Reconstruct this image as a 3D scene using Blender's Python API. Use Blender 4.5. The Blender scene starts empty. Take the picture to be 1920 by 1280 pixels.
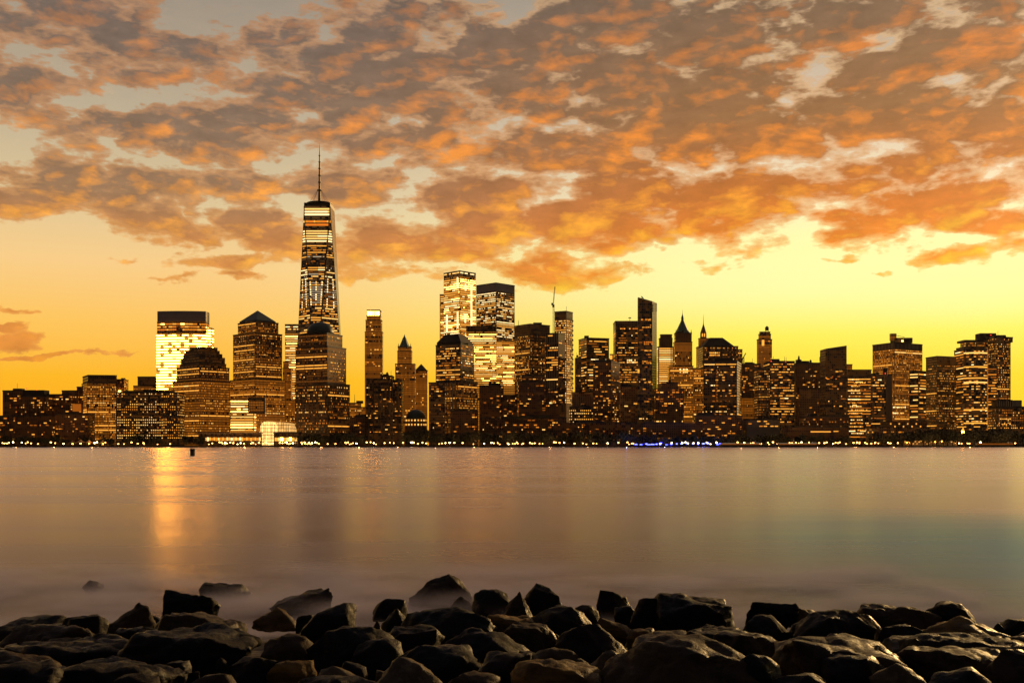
import bpy, bmesh, math, random
from mathutils import Vector, Matrix, noise as mnoise

sc = bpy.context.scene
COL = sc.collection
R = math.radians
F = 2000.0           # focal length in photo pixels (1920 wide)
CAMH = 3.0
HY = 834.0           # photo row of the true horizon

def lin(c):
    c = c / 255.0
    return c / 12.92 if c <= 0.04045 else ((c + 0.055) / 1.055) ** 2.4
def rgb(r, g, b): return (lin(r), lin(g), lin(b), 1.0)

# ------------------------------------------------------------------ camera
cam = bpy.data.objects.new('camera', bpy.data.cameras.new('camera'))
COL.objects.link(cam)
cam.location = (0, 0, CAMH)
cam.rotation_euler = (R(90), 0, 0)
cam.data.sensor_width = 36.0
cam.data.lens = 36.0 * F / 1920.0
cam.data.shift_y = (HY - 640.0) / 1920.0
cam.data.clip_start = 0.1
cam.data.clip_end = 20000
sc.camera = cam

sc.view_settings.view_transform = 'Standard'
sc.view_settings.look = 'None'
sc.view_settings.gamma = 1
sc.view_settings.exposure = 0.0
sc.render.engine = 'CYCLES'
sc.cycles.use_denoising = True
sc.cycles.max_bounces = 5
sc.cycles.diffuse_bounces = 2
sc.cycles.glossy_bounces = 3
sc.cycles.transmission_bounces = 3
sc.cycles.volume_bounces = 0
sc.cycles.caustics_reflective = False
sc.cycles.caustics_refractive = False
sc.cycles.sample_clamp_indirect = 40

# ------------------------------------------------------------------ node helper
class NT:
    def __init__(self, tree):
        self.t = tree; self.n = tree.nodes; self.l = tree.links
        self.n.clear()
    def put(self, sock, v):
        if v is None: return
        if isinstance(v, bpy.types.NodeSocket): self.l.new(v, sock)
        else: sock.default_value = v
    def node(self, typ, **kw):
        nd = self.n.new(typ)
        for k, v in kw.items(): setattr(nd, k, v)
        return nd
    def m(self, op, a, b=None, c=None, clamp=False):
        nd = self.n.new('ShaderNodeMath'); nd.operation = op; nd.use_clamp = clamp
        self.put(nd.inputs[0], a); self.put(nd.inputs[1], b); self.put(nd.inputs[2], c)
        return nd.outputs[0]
    def vm(self, op, a, b=None, c=None):
        nd = self.n.new('ShaderNodeVectorMath'); nd.operation = op
        self.put(nd.inputs[0], a); self.put(nd.inputs[1], b); self.put(nd.inputs[2], c)
        return nd.outputs['Value'] if op in ('LENGTH', 'DOT_PRODUCT', 'DISTANCE') else nd.outputs[0]
    def ss(self, x, lo, hi, a=0.0, b=1.0, kind='SMOOTHSTEP'):
        nd = self.n.new('ShaderNodeMapRange'); nd.interpolation_type = kind
        self.put(nd.inputs[0], x)
        for i, v in enumerate((lo, hi, a, b)): self.put(nd.inputs[i + 1], v)
        return nd.outputs[0]
    def mix(self, f, a, b, blend='MIX'):
        nd = self.n.new('ShaderNodeMix'); nd.data_type = 'RGBA'; nd.blend_type = blend
        self.put(nd.inputs[0], f); self.put(nd.inputs[6], a); self.put(nd.inputs[7], b)
        return nd.outputs[2]
    def ramp(self, f, stops):
        nd = self.n.new('ShaderNodeValToRGB'); self.put(nd.inputs[0], f)
        e = nd.color_ramp.elements
        while len(e) < len(stops): e.new(0.5)
        for el, (p, c) in zip(e, stops): el.position = p; el.color = c
        return nd.outputs[0]
    def noise(self, vec, scale, detail=4, rough=0.55, dist=0.0, color=False):
        nd = self.n.new('ShaderNodeTexNoise')
        self.put(nd.inputs['Vector'], vec); self.put(nd.inputs['Scale'], scale)
        nd.inputs['Detail'].default_value = detail; nd.inputs['Roughness'].default_value = rough
        nd.inputs['Distortion'].default_value = dist
        return nd.outputs['Color'] if color else nd.outputs[0]
    def xyz(self, x, y, z=0.0):
        nd = self.n.new('ShaderNodeCombineXYZ')
        for i, v in enumerate((x, y, z)): self.put(nd.inputs[i], v)
        return nd.outputs[0]
    def sep(self, v):
        nd = self.n.new('ShaderNodeSeparateXYZ'); self.put(nd.inputs[0], v)
        return nd.outputs[0], nd.outputs[1], nd.outputs[2]

# ------------------------------------------------------------------ world: dawn sky with broken cloud
SUN_AZ, SUN_EL = R(36), R(12)
world = bpy.data.worlds.new('World'); sc.world = world; world.use_nodes = True
w = NT(world.node_tree)
tc = w.node('ShaderNodeTexCoord').outputs['Generated']
dx, dy, dz = w.sep(tc)
hyp = w.m('MAXIMUM', w.m('SQRT', w.m('ADD', w.m('MULTIPLY', dx, dx), w.m('MULTIPLY', dy, dy))), 0.02)
el = w.m('MINIMUM', w.m('MAXIMUM', w.m('DIVIDE', dz, hyp), -0.02), 2.0)
az = w.m('ARCTAN2', dx, dy)
pos = w.xyz(az, el)
# stretched noise space for the cloud texture
q = w.xyz(az, w.m('MULTIPLY', el, 2.1))
warp = w.noise(q, 7.5, 7, 0.62, color=True)
warp2 = w.vm('MULTIPLY', w.vm('SUBTRACT', warp, (0.5, 0.5, 0.5)), (0.12, 0.062, 0.0))
pw = w.vm('ADD', pos, warp2)
CLOUDS = [  # photo px, py, rx, ry
 (180,55,135,48),(15,45,70,65),(352,96,95,32),(55,168,85,28),(505,80,85,42),(520,168,95,30),(300,160,75,26),(440,205,105,38),
 (130,222,60,22),(185,212,45,18),(300,247,88,38),(150,315,105,50),(215,345,95,42),(400,335,88,40),(20,322,45,36),(55,392,95,24),(245,398,75,24),
 (350,418,58,20),(650,258,130,30),(650,130,70,34),(815,125,135,58),(720,60,90,34),(470,398,60,18),(510,437,60,16),(660,352,85,26),(760,315,55,24),
 (880,318,75,30),(825,372,60,20),(330,510,48,8),(240,478,22,7),(440,488,70,13),(450,515,50,7),(745,450,130,38),(860,470,130,42),(760,505,120,22),(905,400,75,16),
 (690,200,90,24),(880,200,110,26),(830,215,70,20),(30,575,70,10),(45,622,75,16),(60,660,170,6),(25,600,60,9),
 (1045,90,112,52),(930,65,70,30),(1240,45,115,45),(1150,150,125,32),(1400,70,150,62),(1300,185,115,40),(1430,140,130,45),
 (1690,120,125,52),(1860,90,95,85),(1640,215,170,55),(1850,220,120,62),(1060,200,90,22),(1050,262,65,16),(1200,252,110,18),(1350,240,120,34),
 (1500,275,130,46),(1710,300,165,36),(1240,312,145,40),(1480,342,130,34),(1300,362,140,32),(1100,440,165,34),(1000,415,90,22),(1400,412,185,42),(1560,440,60,22),
 (1640,372,85,20),(1650,412,55,16),(1330,486,105,27),(1050,480,105,32),(1170,500,90,20),(1800,488,115,20),(1890,470,70,18),(1562,491,34,7),(1622,518,38,7),
 (1820,415,90,15),(1870,352,75,18),(1745,350,60,14),(1560,20,150,30),(1150,360,80,18),(960,360,60,16),(1015,320,60,18),(940,505,110,20),(1010,520,90,14),(1390,520,60,10),
]
dmin = None
for (px, py, rx, ry) in CLOUDS:
    u = (px - 960) / F; a = math.atan(u); cs = math.cos(a)
    t = (HY - py) / F * cs
    g_ = 1.24 if py < 540 else 1.0
    sx, sy = 1 / (g_ * rx / F * cs * cs), 1 / (g_ * ry / F * cs)
    d = w.vm('LENGTH', w.vm('MULTIPLY_ADD', pw, (sx, sy, 0), (-a * sx, -t * sy, 0)))
    if dmin is None: dmin = d
    else:
        nd = w.node('ShaderNodeMath', operation='SMOOTH_MIN')
        w.put(nd.inputs[0], dmin); w.put(nd.inputs[1], d); nd.inputs[2].default_value = 0.25
        dmin = nd.outputs[0]
qw = w.vm('ADD', q, w.vm('MULTIPLY', warp2, (.42, .75, 0)))
def puffs(v):
    n1 = w.noise(v, 26.0, 7, 0.58)
    vo = w.node('ShaderNodeTexVoronoi', feature='F1'); w.put(vo.inputs['Vector'], v); vo.inputs['Scale'].default_value = 13.0
    vo.inputs['Detail'].default_value = 3.0; vo.inputs['Roughness'].default_value = 0.50; vo.inputs['Lacunarity'].default_value = 2.3; vo.normalize = True
    return w.m('ADD', w.m('MULTIPLY', w.m('SUBTRACT', n1, 0.5), 1.15), w.m('MULTIPLY', w.m('SUBTRACT', 0.285, vo.outputs['Distance']), 5.2))
pf = puffs(qw); pf2 = puffs(w.vm('ADD', qw, (0.011, -0.013, 0.0)))     # second sample a step towards the sun
fb3 = w.noise(w.vm('MULTIPLY', q, (1, 1.25, 1)), 70.0, 6, 0.65)
blob = w.m('MAXIMUM', w.m('SUBTRACT', 1.0, dmin), -1.4)
# lower edge of the cloud deck: lowest over the middle, ragged on the right, higher on the left
edge = w.ss(az, -0.42, -0.05, 0.170, 0.148)
deck = w.m('MULTIPLY', w.ss(el, edge, w.m('ADD', edge, 0.055)), w.ss(az, -0.45, 0.12, 0.22, 0.56))
den = w.m('ADD', w.m('ADD', deck, w.m('MULTIPLY', blob, w.ss(el, .10, .17, 1.35, .62))), w.m('ADD', pf, w.m('MULTIPLY', w.m('SUBTRACT', fb3, 0.5), 0.7)))
def glow(px, py, rx, ry):
    a = math.atan((px - 960) / F); cs = math.cos(a); t = (HY - py) / F * cs
    d = w.vm('LENGTH', w.vm('MULTIPLY', w.vm('SUBTRACT', pos, (a, t, 0)), (F / rx / cs / cs, F / ry / cs, 0)))
    return w.m('POWER', 2.718, w.m('MULTIPLY', w.m('MULTIPLY', d, d), -1.0))
gl1 = w.m('ADD', glow(1500, 490, 330, 62), w.m('MULTIPLY', glow(1850, 560, 260, 45), 0.4), clamp=True)
den = w.m('SUBTRACT', den, w.m('MULTIPLY', gl1, 0.55))
outer = w.m('MAXIMUM', w.ss(el, 0.415, 0.47), w.ss(w.m('ABSOLUTE', az), 0.46, 0.56))
gen = w.m('ADD', w.m('ADD', pf, .35), w.m('MULTIPLY', w.m('SUBTRACT', w.ss(el, 0.13, 0.2), 1.0), 3.0))
den = w.m('MAXIMUM', den, w.m('SUBTRACT', w.m('MULTIPLY', outer, w.m('ADD', gen, 2.0)), 2.0))
alpha = w.ss(den, -0.20, 0.20)
alpha = w.m('MAXIMUM', alpha, w.ss(el, .19, .33, 0.0, 0.34))
thick = w.ss(den, 0.05, 0.62)
relief = w.m('MULTIPLY', w.m('SUBTRACT', pf, pf2), 1.2)
spot = w.noise(w.vm('ADD', q, (3.1, 1.7, 0)), 8.0, 5, 0.6)
lit = w.m('ADD', relief, w.ss(spot, 0.50, 0.76, -0.05, 0.60), clamp=True)
lit = w.m('MULTIPLY', lit, w.m('SUBTRACT', 1.0, w.m('MULTIPLY', w.ss(el, .20, .42), w.ss(az, .25, -.35, .25, .50))))
lit = w.m('MAXIMUM', lit, w.m('MULTIPLY', w.m('SUBTRACT', 1.0, thick), 0.30))
k = w.m('MULTIPLY', el, 2.0)
right = w.ss(az, -0.30, 0.28)
def P(py): return (HY - py) / F * 2.0
def rmp(stops): return w.ramp(k, [(max(0, min(1, P(y))), rgb(*c)) for y, c in stops])
skyL = rmp([(834,(255,160,6)),(714,(255,184,34)),(614,(255,198,94)),(514,(250,206,136)),(394,(222,198,152)),(234,(192,186,160)),(0,(150,150,140))])
skyR = rmp([(834,(255,196,6)),(714,(255,214,14)),(634,(255,238,84)),(560,(255,249,156)),(460,(255,248,176)),(380,(250,232,190)),(234,(226,214,190)),(0,(172,170,156))])
shL = rmp([(700,(232,146,56)),(560,(222,142,68)),(470,(200,132,72)),(390,(158,120,86)),(234,(134,110,90)),(0,(112,98,90))])
shR = rmp([(560,(255,160,18)),(490,(246,138,22)),(420,(222,122,32)),(350,(192,110,40)),(234,(154,106,62)),(0,(122,98,76))])
liL = rmp([(700,(252,166,46)),(500,(255,178,70)),(390,(252,164,66)),(234,(242,150,68)),(0,(222,142,78))])
liR = rmp([(560,(255,224,50)),(480,(255,190,30)),(400,(255,168,40)),(300,(250,146,44)),(150,(232,134,52)),(0,(206,126,64))])
sky = w.mix(right, skyL, skyR); sky = w.mix(w.m('MULTIPLY', gl1, .85), sky, rgb(255, 252, 172)); shd = w.mix(right, shL, shR); lt = w.mix(right, liL, liR)
cloud = w.mix(lit, shd, lt)
tone = w.ss(w.noise(q, 34.0, 5, 0.6), .3, .7, .84, 1.14, 'LINEAR')
cloud = w.mix(1.0, cloud, w.xyz(tone, tone, tone), 'MULTIPLY')
rim = w.m('MULTIPLY', w.m('MULTIPLY', alpha, w.m('SUBTRACT', 1.0, thick)), w.m('ADD', .20, w.m('MULTIPLY', right, .30)))
cloud = w.mix(rim, cloud, w.mix(w.ss(el, .24, .12), w.mix(right, rgb(236, 190, 140), rgb(250, 222, 176)), w.mix(right, rgb(252, 196, 110), rgb(255, 224, 100))))
col = w.mix(alpha, sky, cloud)
# the sky overhead and behind the viewer is still in dusk
over = w.ss(el, 0.42, 0.9)
col = w.mix(over, col, (0.085, 0.095, 0.12, 1))
back = w.ss(w.m('DIVIDE', dy, hyp), 0.80, 0.1)
col = w.mix(back, col, (0.052, 0.040, 0.036, 1))
bg = w.node('ShaderNodeBackground'); w.put(bg.inputs[0], col); bg.inputs[1].default_value = 1.0
nsk = w.node('ShaderNodeTexSky', sky_type='NISHITA', sun_disc=False)
nsk.sun_elevation = SUN_EL; nsk.sun_rotation = SUN_AZ; nsk.altitude = 10; nsk.dust_density = 3.0
bg2 = w.node('ShaderNodeBackground'); w.put(bg2.inputs[0], nsk.outputs[0]); bg2.inputs[1].default_value = 0.002
ad = w.node('ShaderNodeAddShader'); w.put(ad.inputs[0], bg.outputs[0]); w.put(ad.inputs[1], bg2.outputs[0])
wo = w.node('ShaderNodeOutputWorld'); w.put(wo.inputs[0], ad.outputs[0])
world.cycles.sampling_method = 'MANUAL'; world.cycles.sample_map_resolution = 512

# ------------------------------------------------------------------ sun, low behind the skyline
sl = bpy.data.lights.new('sun', 'SUN'); sl.energy = 3.2; sl.angle = R(3); sl.color = (1.0, 0.60, 0.22)
so = bpy.data.objects.new('sun', sl); COL.objects.link(so)
sdir = Vector((math.sin(SUN_AZ) * math.cos(SUN_EL), math.cos(SUN_AZ) * math.cos(SUN_EL), math.sin(SUN_EL)))
so.rotation_euler = sdir.to_track_quat('Z', 'Y').to_euler(); so.location = (300, 3000, 800)

# ------------------------------------------------------------------ helpers
def X(px, Y): return (px - 960.0) * Y / F
def Z(py, Y): return CAMH - (py - HY) * Y / F
GZ = 2.0            # street level

def tag(o, label=None, cat=None, group=None, kind=None):
    if label: o['label'] = label
    if cat: o['category'] = cat
    if group: o['group'] = group
    if kind: o['kind'] = kind
    return o
def empty(name, loc):
    o = bpy.data.objects.new(name, None); COL.objects.link(o); o.location = loc
    o.empty_display_size = 1; return o
def mobj(name, bm, mat, parent=None, smooth=False):
    me = bpy.data.meshes.new(name); bm.to_mesh(me); bm.free()
    if smooth:
        for p in me.polygons: p.use_smooth = True
    if mat: me.materials.append(mat)
    o = bpy.data.objects.new(name, me); COL.objects.link(o)
    if parent: o.parent = parent
    return o
def copy_tree(o, parent=None):
    c = o.copy(); COL.objects.link(c)
    if parent: c.parent = parent
    for ch in o.children: copy_tree(ch, c)
    return c

def prism_into(bm, p0, z0, p1, z1, uv=True):
    """closed prism from polygon p0 at z0 to p1 at z1 with metre UVs on the sides"""
    n = len(p0)
    a = [bm.verts.new((x, y, z0)) for x, y in p0]
    b = [bm.verts.new((x, y, z1)) for x, y in p1]
    L = bm.loops.layers.uv.verify()
    per = 0.0
    for i in range(n):
        j = (i + 1) % n
        f = bm.faces.new((a[i], a[j], b[j], b[i]))
        e = math.hypot(p0[j][0] - p0[i][0], p0[j][1] - p0[i][1])
        et = math.hypot(p1[j][0] - p1[i][0], p1[j][1] - p1[i][1])
        mid = (e - et) / 2
        us = (per, per + e, per + e - mid, per + mid)
        for lp, uu, vv in zip(f.loops, us, (z0, z0, z1, z1)): lp[L].uv = (uu, vv)
        per += math.ceil(e / 3.0) * 3.0
    bm.faces.new(list(reversed(a))); bm.faces.new(b)
def scale_poly(p, k, grow=0.0):
    cx = sum(v[0] for v in p) / len(p); cy = sum(v[1] for v in p) / len(p)
    out = []
    for x, y in p:
        d = math.hypot(x - cx, y - cy) or 1
        f = k + grow / d
        out.append((cx + (x - cx) * f, cy + (y - cy) * f))
    return out
def ccw(p):
    s = sum(p[i][0] * p[(i + 1) % len(p)][1] - p[(i + 1) % len(p)][0] * p[i][1] for i in range(len(p)))
    return p if s > 0 else list(reversed(p))
def lathe(bm, cx, cy, prof, n=20):
    """prof: (radius, z) from bottom to top"""
    rings = []
    for r, z in prof:
        rings.append([bm.verts.new((cx + r * math.cos(2 * math.pi * i / n), cy + r * math.sin(2 * math.pi * i / n), z)) for i in range(n)] if r > 1e-4 else [bm.verts.new((cx, cy, z))])
    for a, b in zip(rings, rings[1:]):
        for i in range(n):
            j = (i + 1) % n
            if len(a) == 1 and len(b) == 1: continue
            if len(b) == 1: bm.faces.new((a[i], a[j], b[0]))
            elif len(a) == 1: bm.faces.new((a[0], b[j], b[i]))
            else: bm.faces.new((a[i], a[j], b[j], b[i]))
    if len(rings[0]) > 1: bm.faces.new(list(reversed(rings[0])))
    if len(rings[-1]) > 1: bm.faces.new(rings[-1])
def box(bm, x0, x1, y0, y1, z0, z1):
    prism_into(bm, [(x0, y0), (x1, y0), (x1, y1), (x0, y1)], z0, [(x0, y0), (x1, y0), (x1, y1), (x0, y1)], z1)
def bar(bm, a, b, r, n=6):
    a, b = Vector(a), Vector(b); d = (b - a).normalized()
    s = d.cross(Vector((0, 0, 1)) if abs(d.z) < .95 else Vector((1, 0, 0))).normalized(); t = d.cross(s)
    A = [bm.verts.new(a + r * (s * math.cos(2 * math.pi * i / n) + t * math.sin(2 * math.pi * i / n))) for i in range(n)]
    B_ = [bm.verts.new(b + r * (s * math.cos(2 * math.pi * i / n) + t * math.sin(2 * math.pi * i / n))) for i in range(n)]
    for i in range(n): bm.faces.new((A[i], A[(i + 1) % n], B_[(i + 1) % n], B_[i]))
    bm.faces.new(list(reversed(A))); bm.faces.new(B_)

# ------------------------------------------------------------------ materials
def mat_new(name):
    m = bpy.data.materials.new(name); m.use_nodes = True
    return m, NT(m.node_tree)
def out(n, sh, disp=None):
    o = n.node('ShaderNodeOutputMaterial'); n.put(o.inputs[0], sh)
def princ(n, col, rough=0.6, metal=0.0, emis=None, estr=0.0, normal=None, spec=0.5):
    p = n.node('ShaderNodeBsdfPrincipled')
    n.put(p.inputs['Base Color'], col); n.put(p.inputs['Roughness'], rough); n.put(p.inputs['Metallic'], metal)
    p.inputs['Specular IOR Level'].default_value = spec
    if emis is not None:
        n.put(p.inputs['Emission Color'], emis); n.put(p.inputs['Emission Strength'], estr)
    if normal is not None: n.put(p.inputs['Normal'], normal)
    return p.outputs[0]
def simple(name, c, rough=0.6, metal=0.0, vary=0.25, scale=0.3):
    m, n = mat_new(name)
    co = n.node('ShaderNodeTexCoord').outputs['Object']
    f = n.noise(co, scale, 5, 0.6)
    c2 = tuple(v * (1 - vary) for v in c[:3]) + (1,); c3 = tuple(min(1, v * (1 + vary)) for v in c[:3]) + (1,)
    out(n, princ(n, n.mix(f, c2, c3), rough, metal)); return m
def facade(name, wall, bay, fl, ww, wh, dimp=0.25, dimc=(0.5, 0.19, 0.035), dims=0.10, glass=0.02, wallrough=0.7):
    """wall and glazing grid in metre UVs; dim pane glow stands for lit rooms and for outside light on the walls"""
    m, n = mat_new(name); m.cycles.emission_sampling = 'NONE'
    uv = n.node('ShaderNodeUVMap').outputs[0]
    u, v, _ = n.sep(uv)
    us = n.m('DIVIDE', u, bay); vs = n.m('DIVIDE', v, fl)
    fu = n.m('FRACT', us); fv = n.m('FRACT', vs)
    win = n.m('MULTIPLY', n.m('LESS_THAN', n.m('ABSOLUTE', n.m('SUBTRACT', fu, 0.5)), ww / 2), n.m('LESS_THAN', n.m('ABSOLUTE', n.m('SUBTRACT', fv, 0.5)), wh / 2))
    oi = n.node('ShaderNodeObjectInfo').outputs['Random']
    wn = n.node('ShaderNodeTexWhiteNoise', noise_dimensions='3D')
    n.put(wn.inputs['Vector'], n.xyz(n.m('FLOOR', us), n.m('FLOOR', vs), n.m('MULTIPLY', oi, 91.0)))
    rowr = n.node('ShaderNodeTexWhiteNoise', noise_dimensions='2D')
    n.put(rowr.inputs['Vector'], n.xyz(n.m('FLOOR', vs), n.m('MULTIPLY', oi, 57.0)))
    pr = n.m('MULTIPLY', n.m('ADD', 0.45, n.m('MULTIPLY', rowr.outputs[0], 1.1)), dimp)
    on = n.m('LESS_THAN', wn.outputs[0], pr)
    st = n.m('MULTIPLY', n.m('MULTIPLY', on, win), n.m('MULTIPLY', n.m('ADD', 0.6, n.m('MULTIPLY', rowr.outputs[0], 0.7)), dims))  # pane glow also stands in for floodlight and street light on the walls
    co = n.node('ShaderNodeTexCoord').outputs['Object']
    dirt = n.noise(co, 0.06, 5, 0.6)
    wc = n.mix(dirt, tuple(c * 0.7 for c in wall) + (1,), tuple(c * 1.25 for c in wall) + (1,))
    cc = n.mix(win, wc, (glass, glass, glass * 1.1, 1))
    rg = n.m('ADD', n.m('MULTIPLY', win, 0.18 - wallrough), wallrough)
    out(n, princ(n, cc, rg, 0.0, dimc + (1,), st, spec=0.4)); return m
FAC = {
 'dark':   facade('dark_granite_facade', (0.090, 0.048, 0.026), 3.0, 4.0, 0.7, 0.5, 0.55, (0.5, 0.15, 0.018), dims=0.13),
 'glass':  facade('dark_glass_facade', (0.065, 0.040, 0.028), 3.0, 4.2, 0.85, 0.7, 0.55, (0.5, 0.16, 0.022), dims=0.10),
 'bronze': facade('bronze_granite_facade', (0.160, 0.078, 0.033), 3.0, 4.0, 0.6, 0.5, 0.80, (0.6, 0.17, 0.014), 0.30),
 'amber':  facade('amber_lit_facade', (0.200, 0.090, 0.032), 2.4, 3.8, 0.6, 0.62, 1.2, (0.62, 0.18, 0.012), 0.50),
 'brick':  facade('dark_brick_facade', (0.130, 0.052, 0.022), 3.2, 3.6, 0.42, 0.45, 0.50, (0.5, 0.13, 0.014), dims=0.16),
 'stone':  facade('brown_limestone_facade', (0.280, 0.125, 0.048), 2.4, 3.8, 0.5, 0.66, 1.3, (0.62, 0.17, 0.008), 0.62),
 'rib':    facade('ribbed_facade', (0.260, 0.165, 0.100), 3.4, 60.0, 0.45, 0.97, 0.05, dims=0.04),
 'gold':   facade('gold_glass_facade', (0.120, 0.062, 0.024), 3.0, 4.2, 0.88, 0.66, 1.1, (0.75, 0.26, 0.022), 0.62),
 'grey':   facade('grey_glass_facade', (0.120, 0.088, 0.066), 3.0, 4.2, 0.85, 0.55, 0.60, (0.6, 0.26, 0.06), 0.20, 0.04),
 'tan':    facade('tan_gridded_facade', (0.320, 0.155, 0.070), 3.4, 3.8, 0.5, 0.4, 0.35, (0.6, 0.18, 0.02), dims=0.25),
}
M = {
 'trim': simple('parapet_stone', (0.045, 0.034, 0.028), 0.7),
 'roof': simple('roof_membrane', (0.035, 0.028, 0.025), 0.85),
 'steel': simple('dark_steel', (0.022, 0.018, 0.016), 0.45, 0.5),
 'copper': simple('dark_teal_copper', (0.030, 0.055, 0.055), 0.5, 0.0),
 'verdigris': simple('verdigris_copper', (0.10, 0.21, 0.17), 0.6),
 'cap': simple('grey_louvre_cap', (0.34, 0.31, 0.32), 0.5),
 'cap_line': simple('pale_louvre_line', (0.30, 0.26, 0.23), 0.5),
 'pale': simple('pale_stone', (0.30, 0.22, 0.15), 0.7),
 'quay': simple('wet_quay_stone', (0.030, 0.022, 0.018), 0.6),
 'street': simple('city_asphalt', (0.035, 0.032, 0.030), 0.8),
 'bark': simple('tree_bark', (0.030, 0.022, 0.015), 0.9),
 'leaf': simple('dark_foliage', (0.020, 0.022, 0.010), 0.8, scale=0.8),
 'hull': simple('dark_hull_paint', (0.020, 0.020, 0.024), 0.4),
 'cabin': simple('white_cabin_paint', (0.55, 0.50, 0.44), 0.5),
 'pile': simple('weathered_pile_timber', (0.030, 0.040, 0.034), 0.8, scale=2.0),
 'canvas': simple('tan_canvas', (0.42, 0.26, 0.11), 0.8),
}
def emat(name, c, s, sample=False):
    m, n = mat_new(name)
    e = n.node('ShaderNodeEmission'); e.inputs[0].default_value = c + (1,); e.inputs[1].default_value = s
    out(n, e.outputs[0])
    m.cycles.emission_sampling = 'FRONT' if sample else 'NONE'
    return m
EM = {
 'white': emat('white_window_light', (1.0, 0.70, 0.30), 2.0),
 'cream': emat('cream_window_light', (1.0, 0.53, 0.13), 1.6),
 'gold':  emat('gold_window_light', (1.0, 0.40, 0.05), 1.25),
 'amber': emat('amber_window_light', (1.0, 0.30, 0.022), 0.85),
 'dim':   emat('dim_window_light', (1.0, 0.25, 0.018), 0.36),
 'orange': emat('orange_window_light', (1.0, 0.24, 0.02), 0.9),
 'silver': emat('silvery_window_light', (1.0, 0.78, 0.50), 0.55),
 'red':   emat('red_beacon_light', (1.0, 0.05, 0.02), 2.0),
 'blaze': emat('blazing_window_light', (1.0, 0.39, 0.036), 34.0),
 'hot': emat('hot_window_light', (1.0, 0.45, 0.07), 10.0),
}
def pal(**kw): return [(k, v) for k, v in kw.items()]
def pick(p, rnd):
    t = rnd.random() * sum(v for _, v in p)
    for k_, v in p:
        t -= v
        if t <= 0: return k_
    return p[-1][0]
WARM = pal(cream=2, gold=4, amber=4, dim=4, white=.5)
DIM = pal(gold=2, amber=3, dim=5, cream=.8)
BRIGHT = pal(white=3, cream=5, gold=3, amber=1)
GOLD = pal(cream=2, gold=5, amber=4, dim=2)
COOL = pal(white=4, cream=3, gold=2, amber=1, dim=2)
# bay, floor, active floor share, lit share on active floors, share on quiet floors, full-floor share, longest run, palette, width, height, facade
ST = {
 'quiet':  (2.8, 3.8, .45, .16, .03, .00, 2, DIM, .55, .38, 'dark'),
 'brick':  (2.8, 3.5, .55, .16, .05, .00, 2, pal(gold=3, amber=4, dim=4, cream=1), .50, .40, 'brick'),
 'dark':   (2.6, 3.9, .45, .28, .06, .03, 2, WARM, .55, .38, 'dark'),
 'glassd': (2.6, 4.0, .50, .34, .07, .04, 3, WARM, .70, .36, 'glass'),
 'bands':  (3.0, 4.2, .42, .50, .08, .10, 8, WARM, .88, .34, 'glass'),
 'bronze': (2.6, 4.0, .45, .38, .10, .10, 1, pal(gold=5, amber=5, dim=4, cream=1), .52, .36, 'bronze'),
 'amberb': (2.6, 3.9, .60, .50, .22, .09, 1, pal(gold=3, amber=6, dim=5, cream=1), .50, .42, 'amber'),
 'punch':  (3.3, 4.3, .72, .82, .22, .00, 1, pal(cream=4, gold=5, amber=3), .44, .40, 'dark'),
 'punchd': (2.6, 3.9, .62, .45, .14, .03, 1, pal(cream=1, gold=4, amber=4, dim=4), .46, .40, 'dark'),
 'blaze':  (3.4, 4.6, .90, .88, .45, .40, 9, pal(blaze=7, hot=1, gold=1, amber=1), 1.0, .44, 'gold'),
 'ember':  (3.4, 4.6, 1, .60, .50, .10, 3, pal(hot=1, gold=3, amber=5, orange=3), .9, .45, 'bronze'),
 'bright': (3.0, 4.3, .85, .72, .35, .22, 6, pal(hot=4, white=2, cream=5, gold=4, amber=3), .92, .37, 'gold'),
 'silver': (3.0, 4.3, .65, .62, .22, .08, 4, COOL, .85, .42, 'grey'),
 'stone':  (2.4, 3.8, .25, .08, .02, .00, 2, pal(gold=3, cream=2, amber=3), .55, .5, 'stone'),
 'tan':    (3.4, 3.8, .20, .15, .03, .00, 2, GOLD, .5, .4, 'tan'),
 'rib':    (3.4, 4.2, .25, .45, .01, .02, 4, GOLD, .5, .45, 'rib'),
 'grid':   (3.4, 4.0, .92, .80, .45, .00, 1, pal(white=1, cream=5, gold=5, amber=2), .55, .50, 'tan'),
 'none':   (3.0, 4.0, 0, 0, 0, 0, 1, DIM, .5, .5, 'dark'),
 'noneb':  (3.0, 4.0, 0, 0, 0, 0, 1, DIM, .5, .5, 'brick'),
}
def win_mesh():
    bm = bmesh.new()
    v = [bm.verts.new(p) for p in ((-.5,-.5,0),(.5,-.5,0),(.5,.5,0),(-.5,.5,0),(-.5,-.5,1),(.5,-.5,1),(.5,.5,1),(-.5,.5,1))]
    for f in ((4,5,6,7),(0,1,5,4),(1,2,6,5),(2,3,7,6),(3,0,4,7)): bm.faces.new([v[i] for i in f])
    me = bpy.data.meshes.new('window'); bm.to_mesh(me); bm.free(); me.materials.append(EM['gold']); return me
WIN = win_mesh()
CAMV = Vector((0, 0, CAMH))

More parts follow.
